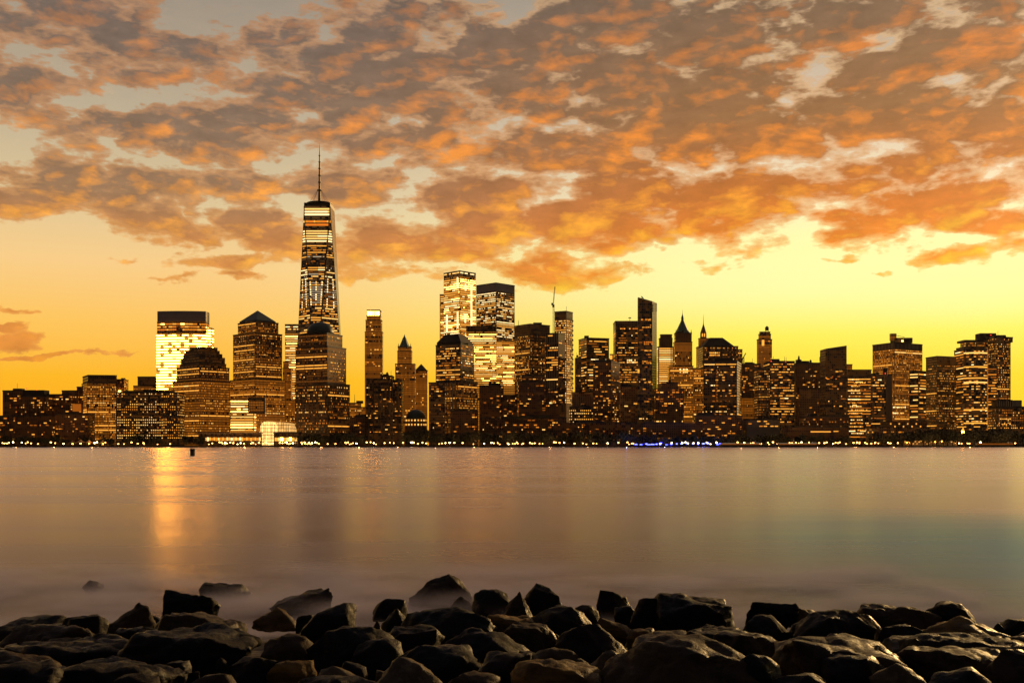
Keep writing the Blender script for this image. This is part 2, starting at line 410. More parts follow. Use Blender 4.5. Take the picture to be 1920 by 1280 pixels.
class Bld:
    """one building: an Empty at its base, storeys as parts, lit windows as their sub-parts"""
    def __init__(self, name, label, cat, Y, px, lo=815, seed=None, group=None):
        self.Y = Y; self.lo = lo
        self.root = empty(name, (X(px, Y), Y, GZ)); tag(self.root, label, cat, group)
        self.o = self.root.location.copy()
        self.rnd = random.Random(seed if seed is not None else label)
        self.wins = []; self.last = None; self.tight = False
        rv = self.rnd; self.var = (rv.uniform(.72, 1.12), rv.uniform(.88, 1.08), rv.uniform(.9, 1.5), rv.uniform(.85, 1.5), rv.uniform(.85, 1.12), rv.uniform(.85, 1.15))
    def local(self, p): return [(x - self.o.x, y - self.o.y) for x, y in p]
    def mesh(self, name, bm, mat, parent=None, smooth=False):
        """bm in world coordinates"""
        bmesh.ops.translate(bm, verts=bm.verts, vec=-self.o)
        return mobj(name, bm, mat, parent or self.root, smooth)
    def footprint(self, x, Y, deep=None):
        if len(x) == 2:
            a, b = x; wd = X(b, Y) - X(a, Y); d = deep or wd * 0.5
            return [(X(a, Y), Y), (X(b, Y), Y), (X(b, Y), Y + d), (X(a, Y), Y + d)]
        a, c, b = x
        wl, wr = X(c, Y) - X(a, Y), X(b, Y) - X(c, Y)
        Lp = (X(a, Y + wr), Y + wr); Rp = (X(b, Y + wl), Y + wl); C = (X(c, Y), Y)
        return [Lp, C, Rp, (Lp[0] + Rp[0] - C[0], Lp[1] + Rp[1] - C[1])]
    def tier(self, y, x, st='dark', part='tower', dY=None, y0=None, wing=False, deep=None, top=1.0, par=True, lo=None, curve=0, mat=None):
        if dY is None:
            dY = 0.0
            if self.last and not wing:
                lx, ld = self.last
                dY = ld + max(0.4, ((x[0] - lx[0]) + (lx[-1] - x[-1])) / 4 * self.Y / F)
        Y = self.Y + dY
        p = self.footprint(x, Y, deep)
        if curve:      # bowed front
            a, b = p[0], p[1]; n = 12
            arc = []
            for i in range(n + 1):
                s = i / n; arc.append((a[0] + (b[0] - a[0]) * s, a[1] + (b[1] - a[1]) * s - curve * 4 * s * (1 - s)))
            p = arc + p[2:]
        p = ccw(p)
        zt = Z(y, Y)
        zb = (Z(y0, Y) if y0 else GZ) if (wing or not self.last) else (Z(y0, Y) if y0 else self.zt - 0.5)
        p1 = scale_poly(p, top) if top != 1 else p
        bm = bmesh.new(); prism_into(bm, p, zb, p1, zt)
        S = ST[st]; V = self.var
        S = (S[0] * V[0], S[1] * V[1], min(1, S[2] * V[2]), min(1, S[3] * V[3]), S[4] * V[3], S[5], S[6], S[7], S[8] * V[4], S[9] * V[5], S[10])
        ob = self.mesh(part, bm, mat or FAC[S[10]])
        if par:
            bm = bmesh.new(); pp = scale_poly(p1, 1, 0.5); prism_into(bm, pp, zt - 1.1, pp, zt + 0.5)
            self.mesh('parapet', bm, M['trim'], ob)
        n = len(p); self.tight = bool(curve)
        for i in range(n):
            j = (i + 1) % n
            self.windows(ob, S, Vector((*p[i], zb)), Vector((*p[j], zb)), Vector((*p1[i], zt)), Vector((*p1[j], zt)), lo, u0=0)
        self.tight = False
        if not wing: self.last = (x, dY); self.zt = zt
        self.foot = p1; self.ztop = zt
        if st in ('brick', 'dark', 'quiet', 'punchd', 'glassd', 'tan', 'punch') and part != 'crown_step' and zt > getattr(self, 'flat_z', 0): self.flat = True; self.flat_foot = p1; self.flat_z = zt
        elif zt > getattr(self, 'flat_z', 0): self.flat = False
        return ob
    def windows(self, ob, S, a0, b0, a1, b1, lo=None, u0=0, fmin=1.5, fade=2.5):
        bay0, fl, act, frac, quiet, full, run, pl, ww, wh, _ = S
        if act <= 0: return
        nrm = (b0 - a0) if (b0 - a0).length > (b1 - a1).length else (b1 - a1)
        up = ((a1 + b1) - (a0 + b0))
        nrm = nrm.cross(up).normalized()
        mid = (a0 + b0 + a1 + b1) / 4
        view = (CAMV - mid).normalized()
        if nrm.dot(view) < 0.04: return
        upn = up.normalized()
        zb, zt = a0.z, a1.z
        zlo = Z(lo or self.lo, self.Y)
        r = self.rnd
        kf = int(math.ceil((max(zb + fmin, zlo)) / fl))
        while (kf + 0.5) * fl < zt - fade:
            zc = (kf + 0.5) * fl; kf += 1
            s = (zc - zb) / (zt - zb)
            A = a0.lerp(a1, s); B_ = b0.lerp(b1, s)
            bay = bay0; Lw = (B_ - A).length; al = (B_ - A).normalized()
            nb = int((Lw - 0.6) / bay)
            if self.tight: nb = max(1, round(Lw / bay)); bay = Lw / nb
            if nb < 1: continue
            st0 = (Lw - nb * bay) / 2
            isact = r.random() < act
            pf = frac if isact else quiet
            if r.random() < full: pf = 0.97
            rowc = pick(pl, r)
            i = 0
            # slowly varying occupancy along the floor
            ph = r.random() * 50
            while i < nb:
                occ = pf * (0.55 + 0.9 * (0.5 + 0.5 * math.sin(ph + i * 0.55))) if pf < .95 else pf
                if r.random() >= occ: i += 1; continue
                ln = 1
                mx = r.randint(1, run) if run > 1 else 1
                if pf > .95: mx = max(run, 7)
                while ln < mx and i + ln < nb: ln += 1
                cl = rowc if r.random() < .7 else pick(pl, r)
                if pf > .95 and cl in ('dim', 'amber'): cl = 'gold'
                wd = ln * bay - bay * (1 - ww)
                c = A + al * (st0 + (i + ln / 2) * bay)
                self.wins.append((wd * fl * wh, ob, c, al, upn, nrm, wd, fl * wh, cl))
                i += ln
    def done(self, cap=100):
        if self.wins and getattr(self, 'flat', False):
            r = self.rnd; p = self.flat_foot; cx = sum(v[0] for v in p) / len(p); cy = sum(v[1] for v in p) / len(p)
            wd = max(v[0] for v in p) - min(v[0] for v in p); z = self.flat_z
            for _ in range(r.randint(1, 3)):
                sx = wd * r.uniform(.08, .22); ox = r.uniform(-.3, .3) * wd; hh = r.uniform(1.5, 4.5); bm = bmesh.new()
                oy = r.uniform(-.2, .1) * wd
                box(bm, cx + ox - sx, cx + ox + sx, cy + oy - sx * .6, cy + oy + sx * .6, z - .5, z + hh); self.mesh('rooftop_unit', bm, M['roof'])
            if r.random() < .6:
                bm = bmesh.new(); ox = r.uniform(-.35, .35) * wd; bar(bm, (cx + ox, cy, z), (cx + ox, cy, z + r.uniform(6, 13)), .22); self.mesh('antenna', bm, M['steel'])
            if r.random() < .35 and wd < 60:
                bm = bmesh.new(); ox = r.uniform(-.3, .3) * wd; lathe(bm, cx + ox, cy - wd * .1, [(1.7, z + 2), (1.7, z + 5), (.2, z + 6.4)], 10)
                for sx in (-1.1, 1.1):
                    for sy in (-1.1, 1.1): bar(bm, (cx + ox + sx, cy - wd * .1 + sy, z - .3), (cx + ox + sx, cy - wd * .1 + sy, z + 2.2), .15)
                self.mesh('water_tank', bm, M['steel'])
        ws = sorted(self.wins, key=lambda t: -t[0])
        rest = ws[cap:]
        for (ar, ob, c, al, up, nrm, wd, ht, cl) in ws[:cap]:
            o = bpy.data.objects.new('window', WIN); COL.objects.link(o)
            o.parent = ob
            c2 = c - self.o
            o.matrix_local = Matrix(((al.x * wd, up.x * ht, nrm.x * .2, c2.x), (al.y * wd, up.y * ht, nrm.y * .2, c2.y), (al.z * wd, up.z * ht, nrm.z * .2, c2.z), (0, 0, 0, 1)))
            o.material_slots[0].link = 'OBJECT'; o.material_slots[0].material = EM[cl]
        if rest:
            keys = list(EM); bm = bmesh.new()
            for (ar, ob, c, al, up, nrm, wd, ht, cl) in rest:
                c2 = c - self.o
                q0 = [c2 + al * sx * wd / 2 + up * sy * ht / 2 for sx, sy in ((-1,-1),(1,-1),(1,1),(-1,1))]
                q1 = [bm.verts.new(v + nrm * .2) for v in q0]
                f = bm.faces.new(q1); f.material_index = keys.index(cl)
            o = mobj('window', bm, None, self.root)
            for k_ in keys: o.data.materials.append(EM[k_])
            o['kind'] = 'stuff'
        return self.root
    def lit(self, name, x0, x1, y0, y1, em, dY=-0.6, parent=None):
        """a single large lit opening on the front, photo pixels"""
        Y = self.Y + dY
        if name in ('lit_floor', 'lit_room', 'floodlit_panel') and (x1 - x0) * Y / F > 4:
            ax, bx, az_, bz = X(x0, Y), X(x1, Y), Z(y1, Y), Z(y0, Y)
            n = max(1, round((bx - ax) / 3.0)); mrow = max(1, round((bz - az_) / 3.8)); r = self.rnd
            around = {'cream': ['cream', 'cream', 'white', 'gold'], 'gold': ['gold', 'gold', 'cream', 'amber'], 'amber': ['amber', 'amber', 'gold', 'dim'], 'orange': ['orange', 'orange', 'amber', 'gold'], 'dim': ['dim', 'dim', 'amber'], 'blaze': ['cream', 'white']}[em]
            for j in range(mrow):
                for i in range(n):
                    if r.random() < .16: continue
                    c = Vector((ax + (bx - ax) * (i + .5) / n, Y + .5, az_ + (bz - az_) * (j + .5) / mrow))
                    self.wins.append((99, parent or self.root, c, Vector((1, 0, 0)), Vector((0, 0, 1)), Vector((0, -1, 0)), (bx - ax) / n * r.uniform(.6, .95), min(2.2, (bz - az_) / mrow * .62), r.choice(around)))
            return
        bm = bmesh.new()
        box(bm, X(x0, Y), X(x1, Y), Y, Y + 0.5, Z(y1, Y), Z(y0, Y))
        return self.mesh(name, bm, EM[em], parent)
    def blk(self, name, x0, x1, y0, y1, mat, dY=3, deep=None, parent=None):
        Y = self.Y + dY; bm = bmesh.new()
        d = deep or (X(x1, Y) - X(x0, Y))
        box(bm, X(x0, Y), X(x1, Y), Y, Y + d, Z(y1, Y), Z(y0, Y))
        return self.mesh(name, bm, mat, parent)
    def mast(self, name, px, y0, y1, r=0.35, dY=8, mat=None, r1=None):
        Y = self.Y + dY; bm = bmesh.new()
        lathe(bm, X(px, Y), Y, [(r, Z(y1, Y)), (r1 if r1 is not None else r * .5, Z(y0, Y))], 8)
        return self.mesh(name, bm, mat or M['steel'])
    def tank(self, px, y0, y1, wpx, dY=8):
        Y = self.Y + dY; bm = bmesh.new(); r = wpx / 2 * Y / F; z0, z1 = Z(y1, Y), Z(y0, Y); h = z1 - z0
        lathe(bm, X(px, Y), Y, [(r, z0 + h * .3), (r, z0 + h * .78), (r * .15, z1)], 12)
        for sx in (-.7, .7):
            for sy in (-.7, .7): bar(bm, (X(px, Y) + sx * r, Y + sy * r, z0 - 1), (X(px, Y) + sx * r, Y + sy * r, z0 + h * .32), .25)
        return self.mesh('water_tank', bm, M['steel'])
    def beacon(self, px, py, dY=2, em='red', r=0.9):
        Y = self.Y + dY; bm = bmesh.new(); bmesh.ops.create_icosphere(bm, subdivisions=2, radius=r)
        bmesh.ops.translate(bm, verts=bm.verts, vec=(X(px, Y), Y, Z(py, Y)))
        return self.mesh('beacon', bm, EM[em])


# ------------------------------------------------------------------ water, ground, quay
def water():
    m, n = mat_new('long_exposure_water')
    co = n.node('ShaderNodeTexCoord').outputs['Object']
    cx, cy, cz = n.sep(co)
    streak = n.noise(n.xyz(n.m('MULTIPLY', cx, 0.010), n.m('MULTIPLY', cy, 0.06)), 1.0, 5, 0.6)
    fine = n.noise(n.xyz(n.m('MULTIPLY', cx, 0.10), n.m('MULTIPLY', cy, 0.5)), 1.0, 4, 0.6)
    rough = n.ss(streak, 0.3, 0.7, 0.22, 0.30)
    bump = n.node('ShaderNodeBump'); bump.inputs['Strength'].default_value = 0.05; bump.inputs['Distance'].default_value = 0.4
    n.put(bump.inputs['Height'], n.m('ADD', streak, n.m('MULTIPLY', fine, 0.3)))
    # blue sky reflection painted into gloss and body colour, an oval at the right
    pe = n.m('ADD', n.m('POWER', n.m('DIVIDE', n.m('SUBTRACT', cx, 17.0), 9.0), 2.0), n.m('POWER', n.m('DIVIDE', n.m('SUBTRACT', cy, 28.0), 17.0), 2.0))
    painted_reflection = n.ss(n.m('ADD', pe, n.m('MULTIPLY', n.m('SUBTRACT', fine, .5), 1.0)), 2.2, -0.9)
    g = n.node('ShaderNodeBsdfGlossy'); n.put(g.inputs['Color'], n.mix(n.m('MULTIPLY', painted_reflection, .8), (0.94, 0.88, 1.0, 1), (0.24, 0.50, 1.0, 1)))
    n.put(g.inputs['Roughness'], rough); n.put(g.inputs['Normal'], bump.outputs[0])
    # suspended silt and foam: milky mauve body, bluer where the reflection is painted in
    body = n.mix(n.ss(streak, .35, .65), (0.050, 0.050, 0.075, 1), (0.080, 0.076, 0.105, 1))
    body = n.mix(painted_reflection, body, (0.05, 0.22, 0.30, 1))
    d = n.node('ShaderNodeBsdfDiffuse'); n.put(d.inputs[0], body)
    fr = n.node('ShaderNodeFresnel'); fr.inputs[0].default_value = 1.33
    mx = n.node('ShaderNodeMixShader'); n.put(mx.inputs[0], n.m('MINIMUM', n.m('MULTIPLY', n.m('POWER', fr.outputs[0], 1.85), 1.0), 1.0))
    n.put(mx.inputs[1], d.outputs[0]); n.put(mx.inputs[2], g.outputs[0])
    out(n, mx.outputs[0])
    bm = bmesh.new()
    xs = [-2600, -900, -300, 0, 300, 900, 2600]; ys = [-60, 0, 60, 300, 800, 1501]
    gr = [[bm.verts.new((x, y, 0)) for x in xs] for y in ys]
    for j in range(len(ys) - 1):
        for i in range(len(xs) - 1): bm.faces.new((gr[j][i], gr[j][i+1], gr[j+1][i+1], gr[j+1][i]))
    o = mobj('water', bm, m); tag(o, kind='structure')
water()
bm = bmesh.new(); v = [bm.verts.new(p) for p in ((-4000,1503,GZ),(4000,1503,GZ),(4000,5000,GZ),(-4000,5000,GZ))]; bm.faces.new(v)
tag(mobj('city_ground', bm, M['street']), kind='structure')
bm = bmesh.new(); box(bm, -2600, 2600, 1500, 1504, -2.0, GZ + 0.15)
q_ = empty('quay_wall', (0, 1500, 0)); tag(q_, 'long dark stone quay wall along the whole far shore of the river', 'quay wall')
bmesh.ops.translate(bm, verts=bm.verts, vec=(0, -1500, 0)); mobj('wall', bm, M['quay'], q_)
bm = bmesh.new()
for i in range(-260, 261): box(bm, i * 5 - .08, i * 5 + .08, 0.3, 0.46, GZ + .15, GZ + 1.25)
box(bm, -1300, 1300, 0.28, 0.48, GZ + 1.25, GZ + 1.37)
mobj('railing', bm, M['steel'], q_)

# ------------------------------------------------------------------ buildings, left to right
A = 'apartment building'; O = 'office tower'; S_ = 'skyscraper'
b = Bld('apartment_block', 'squat dark apartment block at far left edge with red roof beacons', A, 1600, 48, 828)
b.tier(779, (-6, 97), 'brick', 'base'); b.tier(742, (38, 88), 'brick', 'block', wing=True, dY=18, deep=35); b.tier(732, (5, 41), 'brick', 'block', wing=True, dY=22, deep=35)
b.blk('penthouse', 41, 83, 731, 744, M['roof'], 24, 18); b.blk('penthouse', 24, 41, 728, 734, M['roof'], 26, 10); b.beacon(50, 728, 22); b.beacon(69, 731, 22, r=.6); b.done(60)
b = Bld('apartment_block', 'dark stepped apartment block with an orange lit wall, second from left', A, 1640, 130, 826)
b.tier(739, (92, 130), 'brick', 'block'); b.tier(732, (116, 146), 'brick', 'block', wing=True, dY=10, deep=20); b.tier(725, (144, 162), 'brick', 'block', wing=True, dY=16, deep=20)
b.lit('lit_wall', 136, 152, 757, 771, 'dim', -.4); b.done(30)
b = Bld('low_block', 'low black block with few lit windows at the far left shore', 'low building', 1570, 135, 828)
b.tier(775, (103, 166), 'brick', 'block'); b.done(30)
b = Bld('office_tower', 'brown glass tower with dark louvred crown beside the low lit office block', O, 1625, 185, 826)
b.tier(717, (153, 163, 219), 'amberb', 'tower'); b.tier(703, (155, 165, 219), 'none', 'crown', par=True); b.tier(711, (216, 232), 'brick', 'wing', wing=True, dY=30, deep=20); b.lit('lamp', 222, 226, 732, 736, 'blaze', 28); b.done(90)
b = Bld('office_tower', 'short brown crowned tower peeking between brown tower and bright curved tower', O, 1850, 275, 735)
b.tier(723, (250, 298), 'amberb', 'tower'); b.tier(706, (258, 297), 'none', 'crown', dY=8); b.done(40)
b = Bld('office_block', 'long low office block gridded with small square lit windows', 'office building', 1590, 275, 828)
b.tier(735, (217, 332), 'punch', 'block'); b.tier(779, (305, 338), 'punch', 'wing', wing=True, dY=-22, deep=20); b.blk('roof_house', 230, 320, 732, 736, M['roof'], 12, 20); b.done()
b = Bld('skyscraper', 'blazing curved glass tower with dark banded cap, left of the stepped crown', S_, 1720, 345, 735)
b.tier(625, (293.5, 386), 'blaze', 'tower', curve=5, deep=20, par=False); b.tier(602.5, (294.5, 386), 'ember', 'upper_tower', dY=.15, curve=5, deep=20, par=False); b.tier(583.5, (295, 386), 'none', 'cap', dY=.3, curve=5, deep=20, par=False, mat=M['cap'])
for yy in (588, 596): 
    Yb = 1720 - .2; bm = bmesh.new(); p = b.footprint((295, 386), Yb, 2); arc = []
    for i in range(13):
        s = i / 12; arc.append((p[0][0] + (p[1][0] - p[0][0]) * s, Yb - 5 * 4 * s * (1 - s)))
    prism_into(bm, arc + [p[2], p[3]], Z(yy + .6, Yb), arc + [p[2], p[3]], Z(yy - .6, Yb)); b.mesh('cap_line', bm, M['cap_line'])
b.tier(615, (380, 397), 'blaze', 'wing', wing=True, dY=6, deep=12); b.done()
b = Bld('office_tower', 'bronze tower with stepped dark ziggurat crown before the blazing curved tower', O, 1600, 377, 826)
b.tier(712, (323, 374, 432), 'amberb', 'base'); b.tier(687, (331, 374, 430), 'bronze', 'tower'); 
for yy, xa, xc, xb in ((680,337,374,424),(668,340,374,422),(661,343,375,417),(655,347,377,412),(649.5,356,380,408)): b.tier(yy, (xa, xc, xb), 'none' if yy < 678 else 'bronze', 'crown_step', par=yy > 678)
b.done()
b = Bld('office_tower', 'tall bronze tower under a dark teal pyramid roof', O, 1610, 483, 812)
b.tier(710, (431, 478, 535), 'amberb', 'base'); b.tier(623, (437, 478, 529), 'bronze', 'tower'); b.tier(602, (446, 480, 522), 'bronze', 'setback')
Yp = 1632; bm = bmesh.new(); p = ccw(b.footprint((449, 482, 517), Yp)); cx = sum(q[0] for q in p) / 4; cyy = sum(q[1] for q in p) / 4
prism_into(bm, scale_poly(p, 1.0), Z(603, Yp), scale_poly(p, 1.0), Z(599, Yp)); b.mesh('roof_base', bm, M['copper'])
bm = bmesh.new(); prism_into(bm, p, Z(599.2, Yp), scale_poly(p, 0.02), Z(578, Yp)); b.mesh('pyramid_roof', bm, M['copper'])
b.tier(748, (431, 476), 'bright', 'wing', wing=True, dY=-14, deep=14); b.blk('dark_screen', 465, 497, 745, 775, M['trim'], -18, 4); b.blk('sign_panel', 467, 494, 750, 772, FAC['amber'], -19, 1); b.done()
b = Bld('skyscraper', 'slim gold lit glass tower half hidden behind the domed granite tower', S_, 2050, 548, 800)
b.tier(624, (534.5, 570), 'bright', 'tower'); b.tier(608, (534.5, 570), 'silver', 'cap', dY=.5); b.done(60)
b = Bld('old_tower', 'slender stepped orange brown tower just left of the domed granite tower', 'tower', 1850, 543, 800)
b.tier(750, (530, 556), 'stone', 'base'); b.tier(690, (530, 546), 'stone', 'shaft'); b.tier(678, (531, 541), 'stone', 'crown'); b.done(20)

# the tallest tower: square base seen on the diagonal, square top turned 45 degrees, eight triangles
b = Bld('supertall_tower', 'tallest tapering glass tower with ringed crown and long needle spire', S_, 1930, 599, 600)
Yc = 1975; h0, h1 = Z(745, Yc), Z(392, Yc); cx = X(599, Yc); ro = 45.5; hs = 24.0
base = [Vector((cx, Yc - ro, h0)), Vector((cx + ro, Yc, h0)), Vector((cx, Yc + ro, h0)), Vector((cx - ro, Yc, h0))]
topq = [Vector((cx - hs, Yc - hs, h1)), Vector((cx + hs, Yc - hs, h1)), Vector((cx + hs, Yc + hs, h1)), Vector((cx - hs, Yc + hs, h1))]
bm = bmesh.new(); prism_into(bm, [(v.x, v.y) for v in base], GZ, [(v.x, v.y) for v in base], h0); b.mesh('podium', bm, FAC['grey'])
tow = [None]
bm = bmesh.new(); L = bm.loops.layers.uv.verify()
B0 = [bm.verts.new(v) for v in base]; T0 = [bm.verts.new(v) for v in topq]
tris = []
for i in range(4): tris += [(B0[i], T0[(i + 1) % 4], T0[i]), (B0[i], B0[(i + 1) % 4], T0[(i + 1) % 4])]
for t in tris:
    f = bm.faces.new(t); d = (f.verts[1].co - f.verts[0].co)
    for lp in f.loops: lp[L].uv = (lp.vert.co.x + lp.vert.co.y * .7, lp.vert.co.z)
bm.faces.new(T0); bm.faces.new(list(reversed(B0)))
tower = b.mesh('tower', bm, FAC['grey'])
STT = [  # photo rows of the bright and dark zones on the shaft
 (394, 412, (3.0, 5.2, 1, .97, .97, 1, 6, pal(white=6, cream=2), .96, .56, 'grey')), (412, 417, (3, 6, 0, 0, 0, 0, 1, DIM, .5, .5, 'grey')),
 (417, 435, (3.0, 6.0, .9, .85, .5, .3, 4, pal(orange=4, gold=2, cream=1, amber=3), .92, .62, 'grey')), (437, 461, (3.0, 4.6, 1, .95, .9, .9, 5, pal(white=6, cream=4), .96, .50, 'grey')),
 (462, 490, (2.6, 4.0, .80, .50, .2, .20, 4, pal(white=3, silver=3, cream=3, gold=4, amber=3, dim=2), .84, .40, 'grey')), (490, 503, (3.0, 4.3, .2, .3, .05, 0, 3, DIM, .8, .4, 'grey')),
 (503, 532, (2.6, 4.0, .8, .50, .2, .15, 4, pal(white=3, silver=3, cream=3, gold=4, amber=3, dim=2), .84, .40, 'grey')),
 (532, 580, (3.0, 4.0, 1, .80, .6, .15, 6, pal(silver=5, dim=3, amber=1), .90, .30, 'grey')),
 (580, 630, (3.0, 4.3, .6, .5, .15, .28, 5, pal(cream=2, gold=4, amber=3), .86, .42, 'grey'))]
def col_lights(a, bq, fr, ya, yb):
    for f in fr:
        y = ya
        while y < yb:
            if b.rnd.random() < .85:
                s_ = (Z(y, Yc) - h0) / (h1 - h0)
                p0 = base[0].lerp(topq[0], s_) if a == 'd' else base[0].lerp(topq[1], s_); p1 = base[0].lerp(topq[1], s_) if a == 'd' else base[1].lerp(topq[1], s_)
                if a == 'l': p0 = base[3].lerp(topq[0], s_); p1 = base[0].lerp(topq[0], s_)
                al = (p1 - p0).normalized(); nn = al.cross(Vector((0, 0, 1))).normalized()
                b.wins.append((60, tower, p0.lerp(p1, f) + nn * .3, al, Vector((0, 0, 1)), nn, 2.0, 2.6, b.rnd.choice(['white', 'white', 'cream'])))
            y += 4.6
col_lights('d', None, (.12, .5, .88), 534, 578); col_lights('r', None, (.3, .75), 528, 582); col_lights('l', None, (.3, .7), 528, 582)
for i, kk in ((0, 'down'), (0, 'right'), (3, 'right')):
    if kk == 'down': tri = (base[0], base[0], topq[0], topq[1])
    elif i == 0: tri = (base[0], base[1], topq[1], topq[1])
    else: tri = (base[3], base[0], topq[0], topq[0])
    a0, b0, a1, b1 = tri
    for (yt, yb, S) in STT:
        s0 = (Z(yb, Yc) - h0) / (h1 - h0); s1 = (Z(yt, Yc) - h0) / (h1 - h0)
        S2 = S if kk == 'down' else (S[0], S[1], S[2] * .8, S[3] * .7, S[4] * .6, S[5], S[6], S[7], S[8], S[9], S[10])
        b.windows(tower, S2, a0.lerp(a1, s0), b0.lerp(b1, s0), a0.lerp(a1, s1), b0.lerp(b1, s1), lo=640, fmin=0, fade=S[1] * .3)
for v0, v1 in ((base[0], topq[0]), (base[0], topq[1])):
    bm = bmesh.new(); bar(bm, v0, v1, .7, 4); b.mesh('edge_fin', bm, M['steel'], tower)
bm = bmesh.new(); prism_into(bm, [(v.x, v.y) for v in topq], h1, [(v.x, v.y) for v in topq], Z(385.5, Yc)); b.mesh('parapet', bm, M['steel'])
for yy in (388, 384.5, 382):
    bm = bmesh.new(); lathe(bm, cx, Yc, [(22.5, Z(yy + .9, Yc)), (23.5, Z(yy + .5, Yc)), (23.5, Z(yy - .3, Yc)), (22.5, Z(yy - .6, Yc))], 32); b.mesh('crown_ring', bm, M['steel'])
for q_i in range(8):
    an = q_i * math.pi / 4 + .2; bm = bmesh.new()
    bar(bm, (cx + 4 * math.cos(an), Yc + 4 * math.sin(an), Z(357, Yc)), (cx + 20 * math.cos(an), Yc + 20 * math.sin(an), Z(384, Yc)), .22); b.mesh('stay_cable', bm, M['steel'])
bm = bmesh.new(); prof = [(3.4, 384), (2.6, 372), (2.2, 360), (1.9, 358), (1.7, 345), (1.4, 320), (1.0, 295), (.5, 280), (.1, 268)]
lathe(bm, cx, Yc, [(r, Z(y, Yc)) for r, y in prof], 10); sp = b.mesh('spire', bm, M['steel'])
for yy, rr in ((357, 4.8), (342, 3.0), (329, 2.8), (316, 2.5), (304, 2.2), (292, 1.8)):
    bm = bmesh.new(); lathe(bm, cx, Yc, [(rr * .6, Z(yy + 1.2, Yc)), (rr, Z(yy, Yc)), (rr, Z(yy - .6, Yc)), (rr * .5, Z(yy - 1, Yc))], 12); b.mesh('spire_ring', bm, M['steel'], sp)
b.done(100)

b = Bld('office_tower', 'broad granite tower with round dark dome, in front of the tallest tower', O, 1580, 604, 812)
b.tier(718, (553, 614, 656), 'punchd', 'base'); b.tier(648, (554, 614, 649), 'bronze', 'tower'); b.tier(624, (561, 613, 642), 'bronze', 'setback')
bm = bmesh.new(); Yd = 1610; rd = 25.5 * Yd / F
lathe(bm, X(600, Yd), Yd + 4, [(rd, Z(625, Yd))] + [(rd * math.cos(t * math.pi / 16), Z(623, Yd) + rd * .78 * math.sin(t * math.pi / 16)) for t in range(9)], 28); b.mesh('dome', bm, M['copper'], None, True); b.done()
b = Bld('slim_tower', 'slender brown stone tower topped by a glowing glass crown', S_, 1980, 700, 770)
b.tier(622, (684, 716.5), 'stone', 'shaft'); b.tier(600, (685.5, 715), 'stone', 'setback'); b.tier(592, (687.5, 713), 'stone', 'setback')
for k_ in range(5): b.lit('crown_window', 689 + k_ * 4.6, 692.4 + k_ * 4.6, 583.5, 591, 'blaze', 8)
b.blk('crown', 688, 712, 582, 592.5, FAC['stone'], 9, 20)
for k_ in range(6): b.mast('crown_post', 688.5 + k_ * 4.6, 580.5, 592, .5, 7.6)
b.blk('crown_rim', 687.6, 712.4, 580.5, 582, M['trim'], 7, 24); b.done(30)
b = Bld('gothic_tower', 'gothic brown tower with steep pointed copper spire, right of the slender glowing one', 'tower', 1900, 760, 800)
b.tier(682, (741, 778), 'stone', 'shaft'); b.tier(658, (745, 772), 'stone', 'tower'); b.tier(650, (746, 771), 'stone', 'crown')
Yg = 1912
for px_ in (747, 770): b.mast('pinnacle', px_, 643, 652, 1.2, 6, FAC['stone'], .1)
bm = bmesh.new(); lathe(bm, X(757.5, Yg), Yg + 8, [(11, Z(650, Yg)), (8.2, Z(646, Yg)), (4.6, Z(637, Yg)), (3.6, Z(634, Yg)), (1.4, Z(630, Yg)), (.1, Z(625.5, Yg))], 8); b.mesh('spire', bm, M['verdigris']); b.done(30)
b = Bld('gabled_tower', 'narrow brown tower with a small peaked gable roof beside the gothic spire', 'tower', 1930, 789, 800)
b.tier(694, (777, 801), 'stone', 'shaft')
bm = bmesh.new(); Yg = 1931; x0, x1, xm = X(778, Yg), X(800.5, Yg), X(789.5, Yg)
p = [(x0, Yg), (x1, Yg), (x1, Yg + 20), (x0, Yg + 20)]; prism_into(bm, p, Z(694, Yg), [(xm - .3, Yg + 3), (xm + .3, Yg + 3), (xm + .3, Yg + 17), (xm - .3, Yg + 17)], Z(682, Yg)); b.mesh('gable_roof', bm, M['copper']); b.done(25)
b = Bld('pale_block', 'pinkish floodlit block with roof antenna behind the domed tower', 'building', 1900, 668, 800)
b.tier(763, (652, 686), 'amberb', 'block'); b.tier(755, (655, 676), 'amberb', 'top'); b.mast('antenna', 665, 739, 755, .5); b.blk('roof_house', 668, 680, 751, 756, M['roof'], 4, 8); b.done(40)
b = Bld('low_block', 'low dark brick block between granite dome tower and black ribbed flats', 'low building', 1600, 672, 815)
b.tier(782, (655, 689), 'brick', 'block'); b.done(20)
b = Bld('apartment_tower', 'black ribbed apartment slabs standing before the slender brown tower', A, 1600, 720, 820)
b.tier(709, (686, 716), 'quiet', 'slab', deep=25); b.tier(704, (714, 735), 'quiet', 'slab', wing=True, dY=-8, deep=30); b.tier(712, (733, 753), 'quiet', 'slab', wing=True, dY=4, deep=25)
for k_ in range(7): b.blk('rib', 690 + k_ * 9.2, 691 + k_ * 9.2, 706 if 2 < k_ < 5 else 711, 822, M['trim'], -9.5, 3)
b.blk('penthouse', 718, 728, 701, 705, M['roof'], 4, 8); b.done(50)
b = Bld('domed_hall', 'small round lit hall with black dome among the shore trees', 'hall', 1600, 780, 812)
bm = bmesh.new(); Yd = 1622; lathe(bm, X(780, Yd), Yd, [(20.5 * Yd / F, GZ), (20.5 * Yd / F, Z(785, Yd)), (19 * Yd / F, Z(784, Yd))], 28); b.mesh('drum', bm, FAC['amber'])
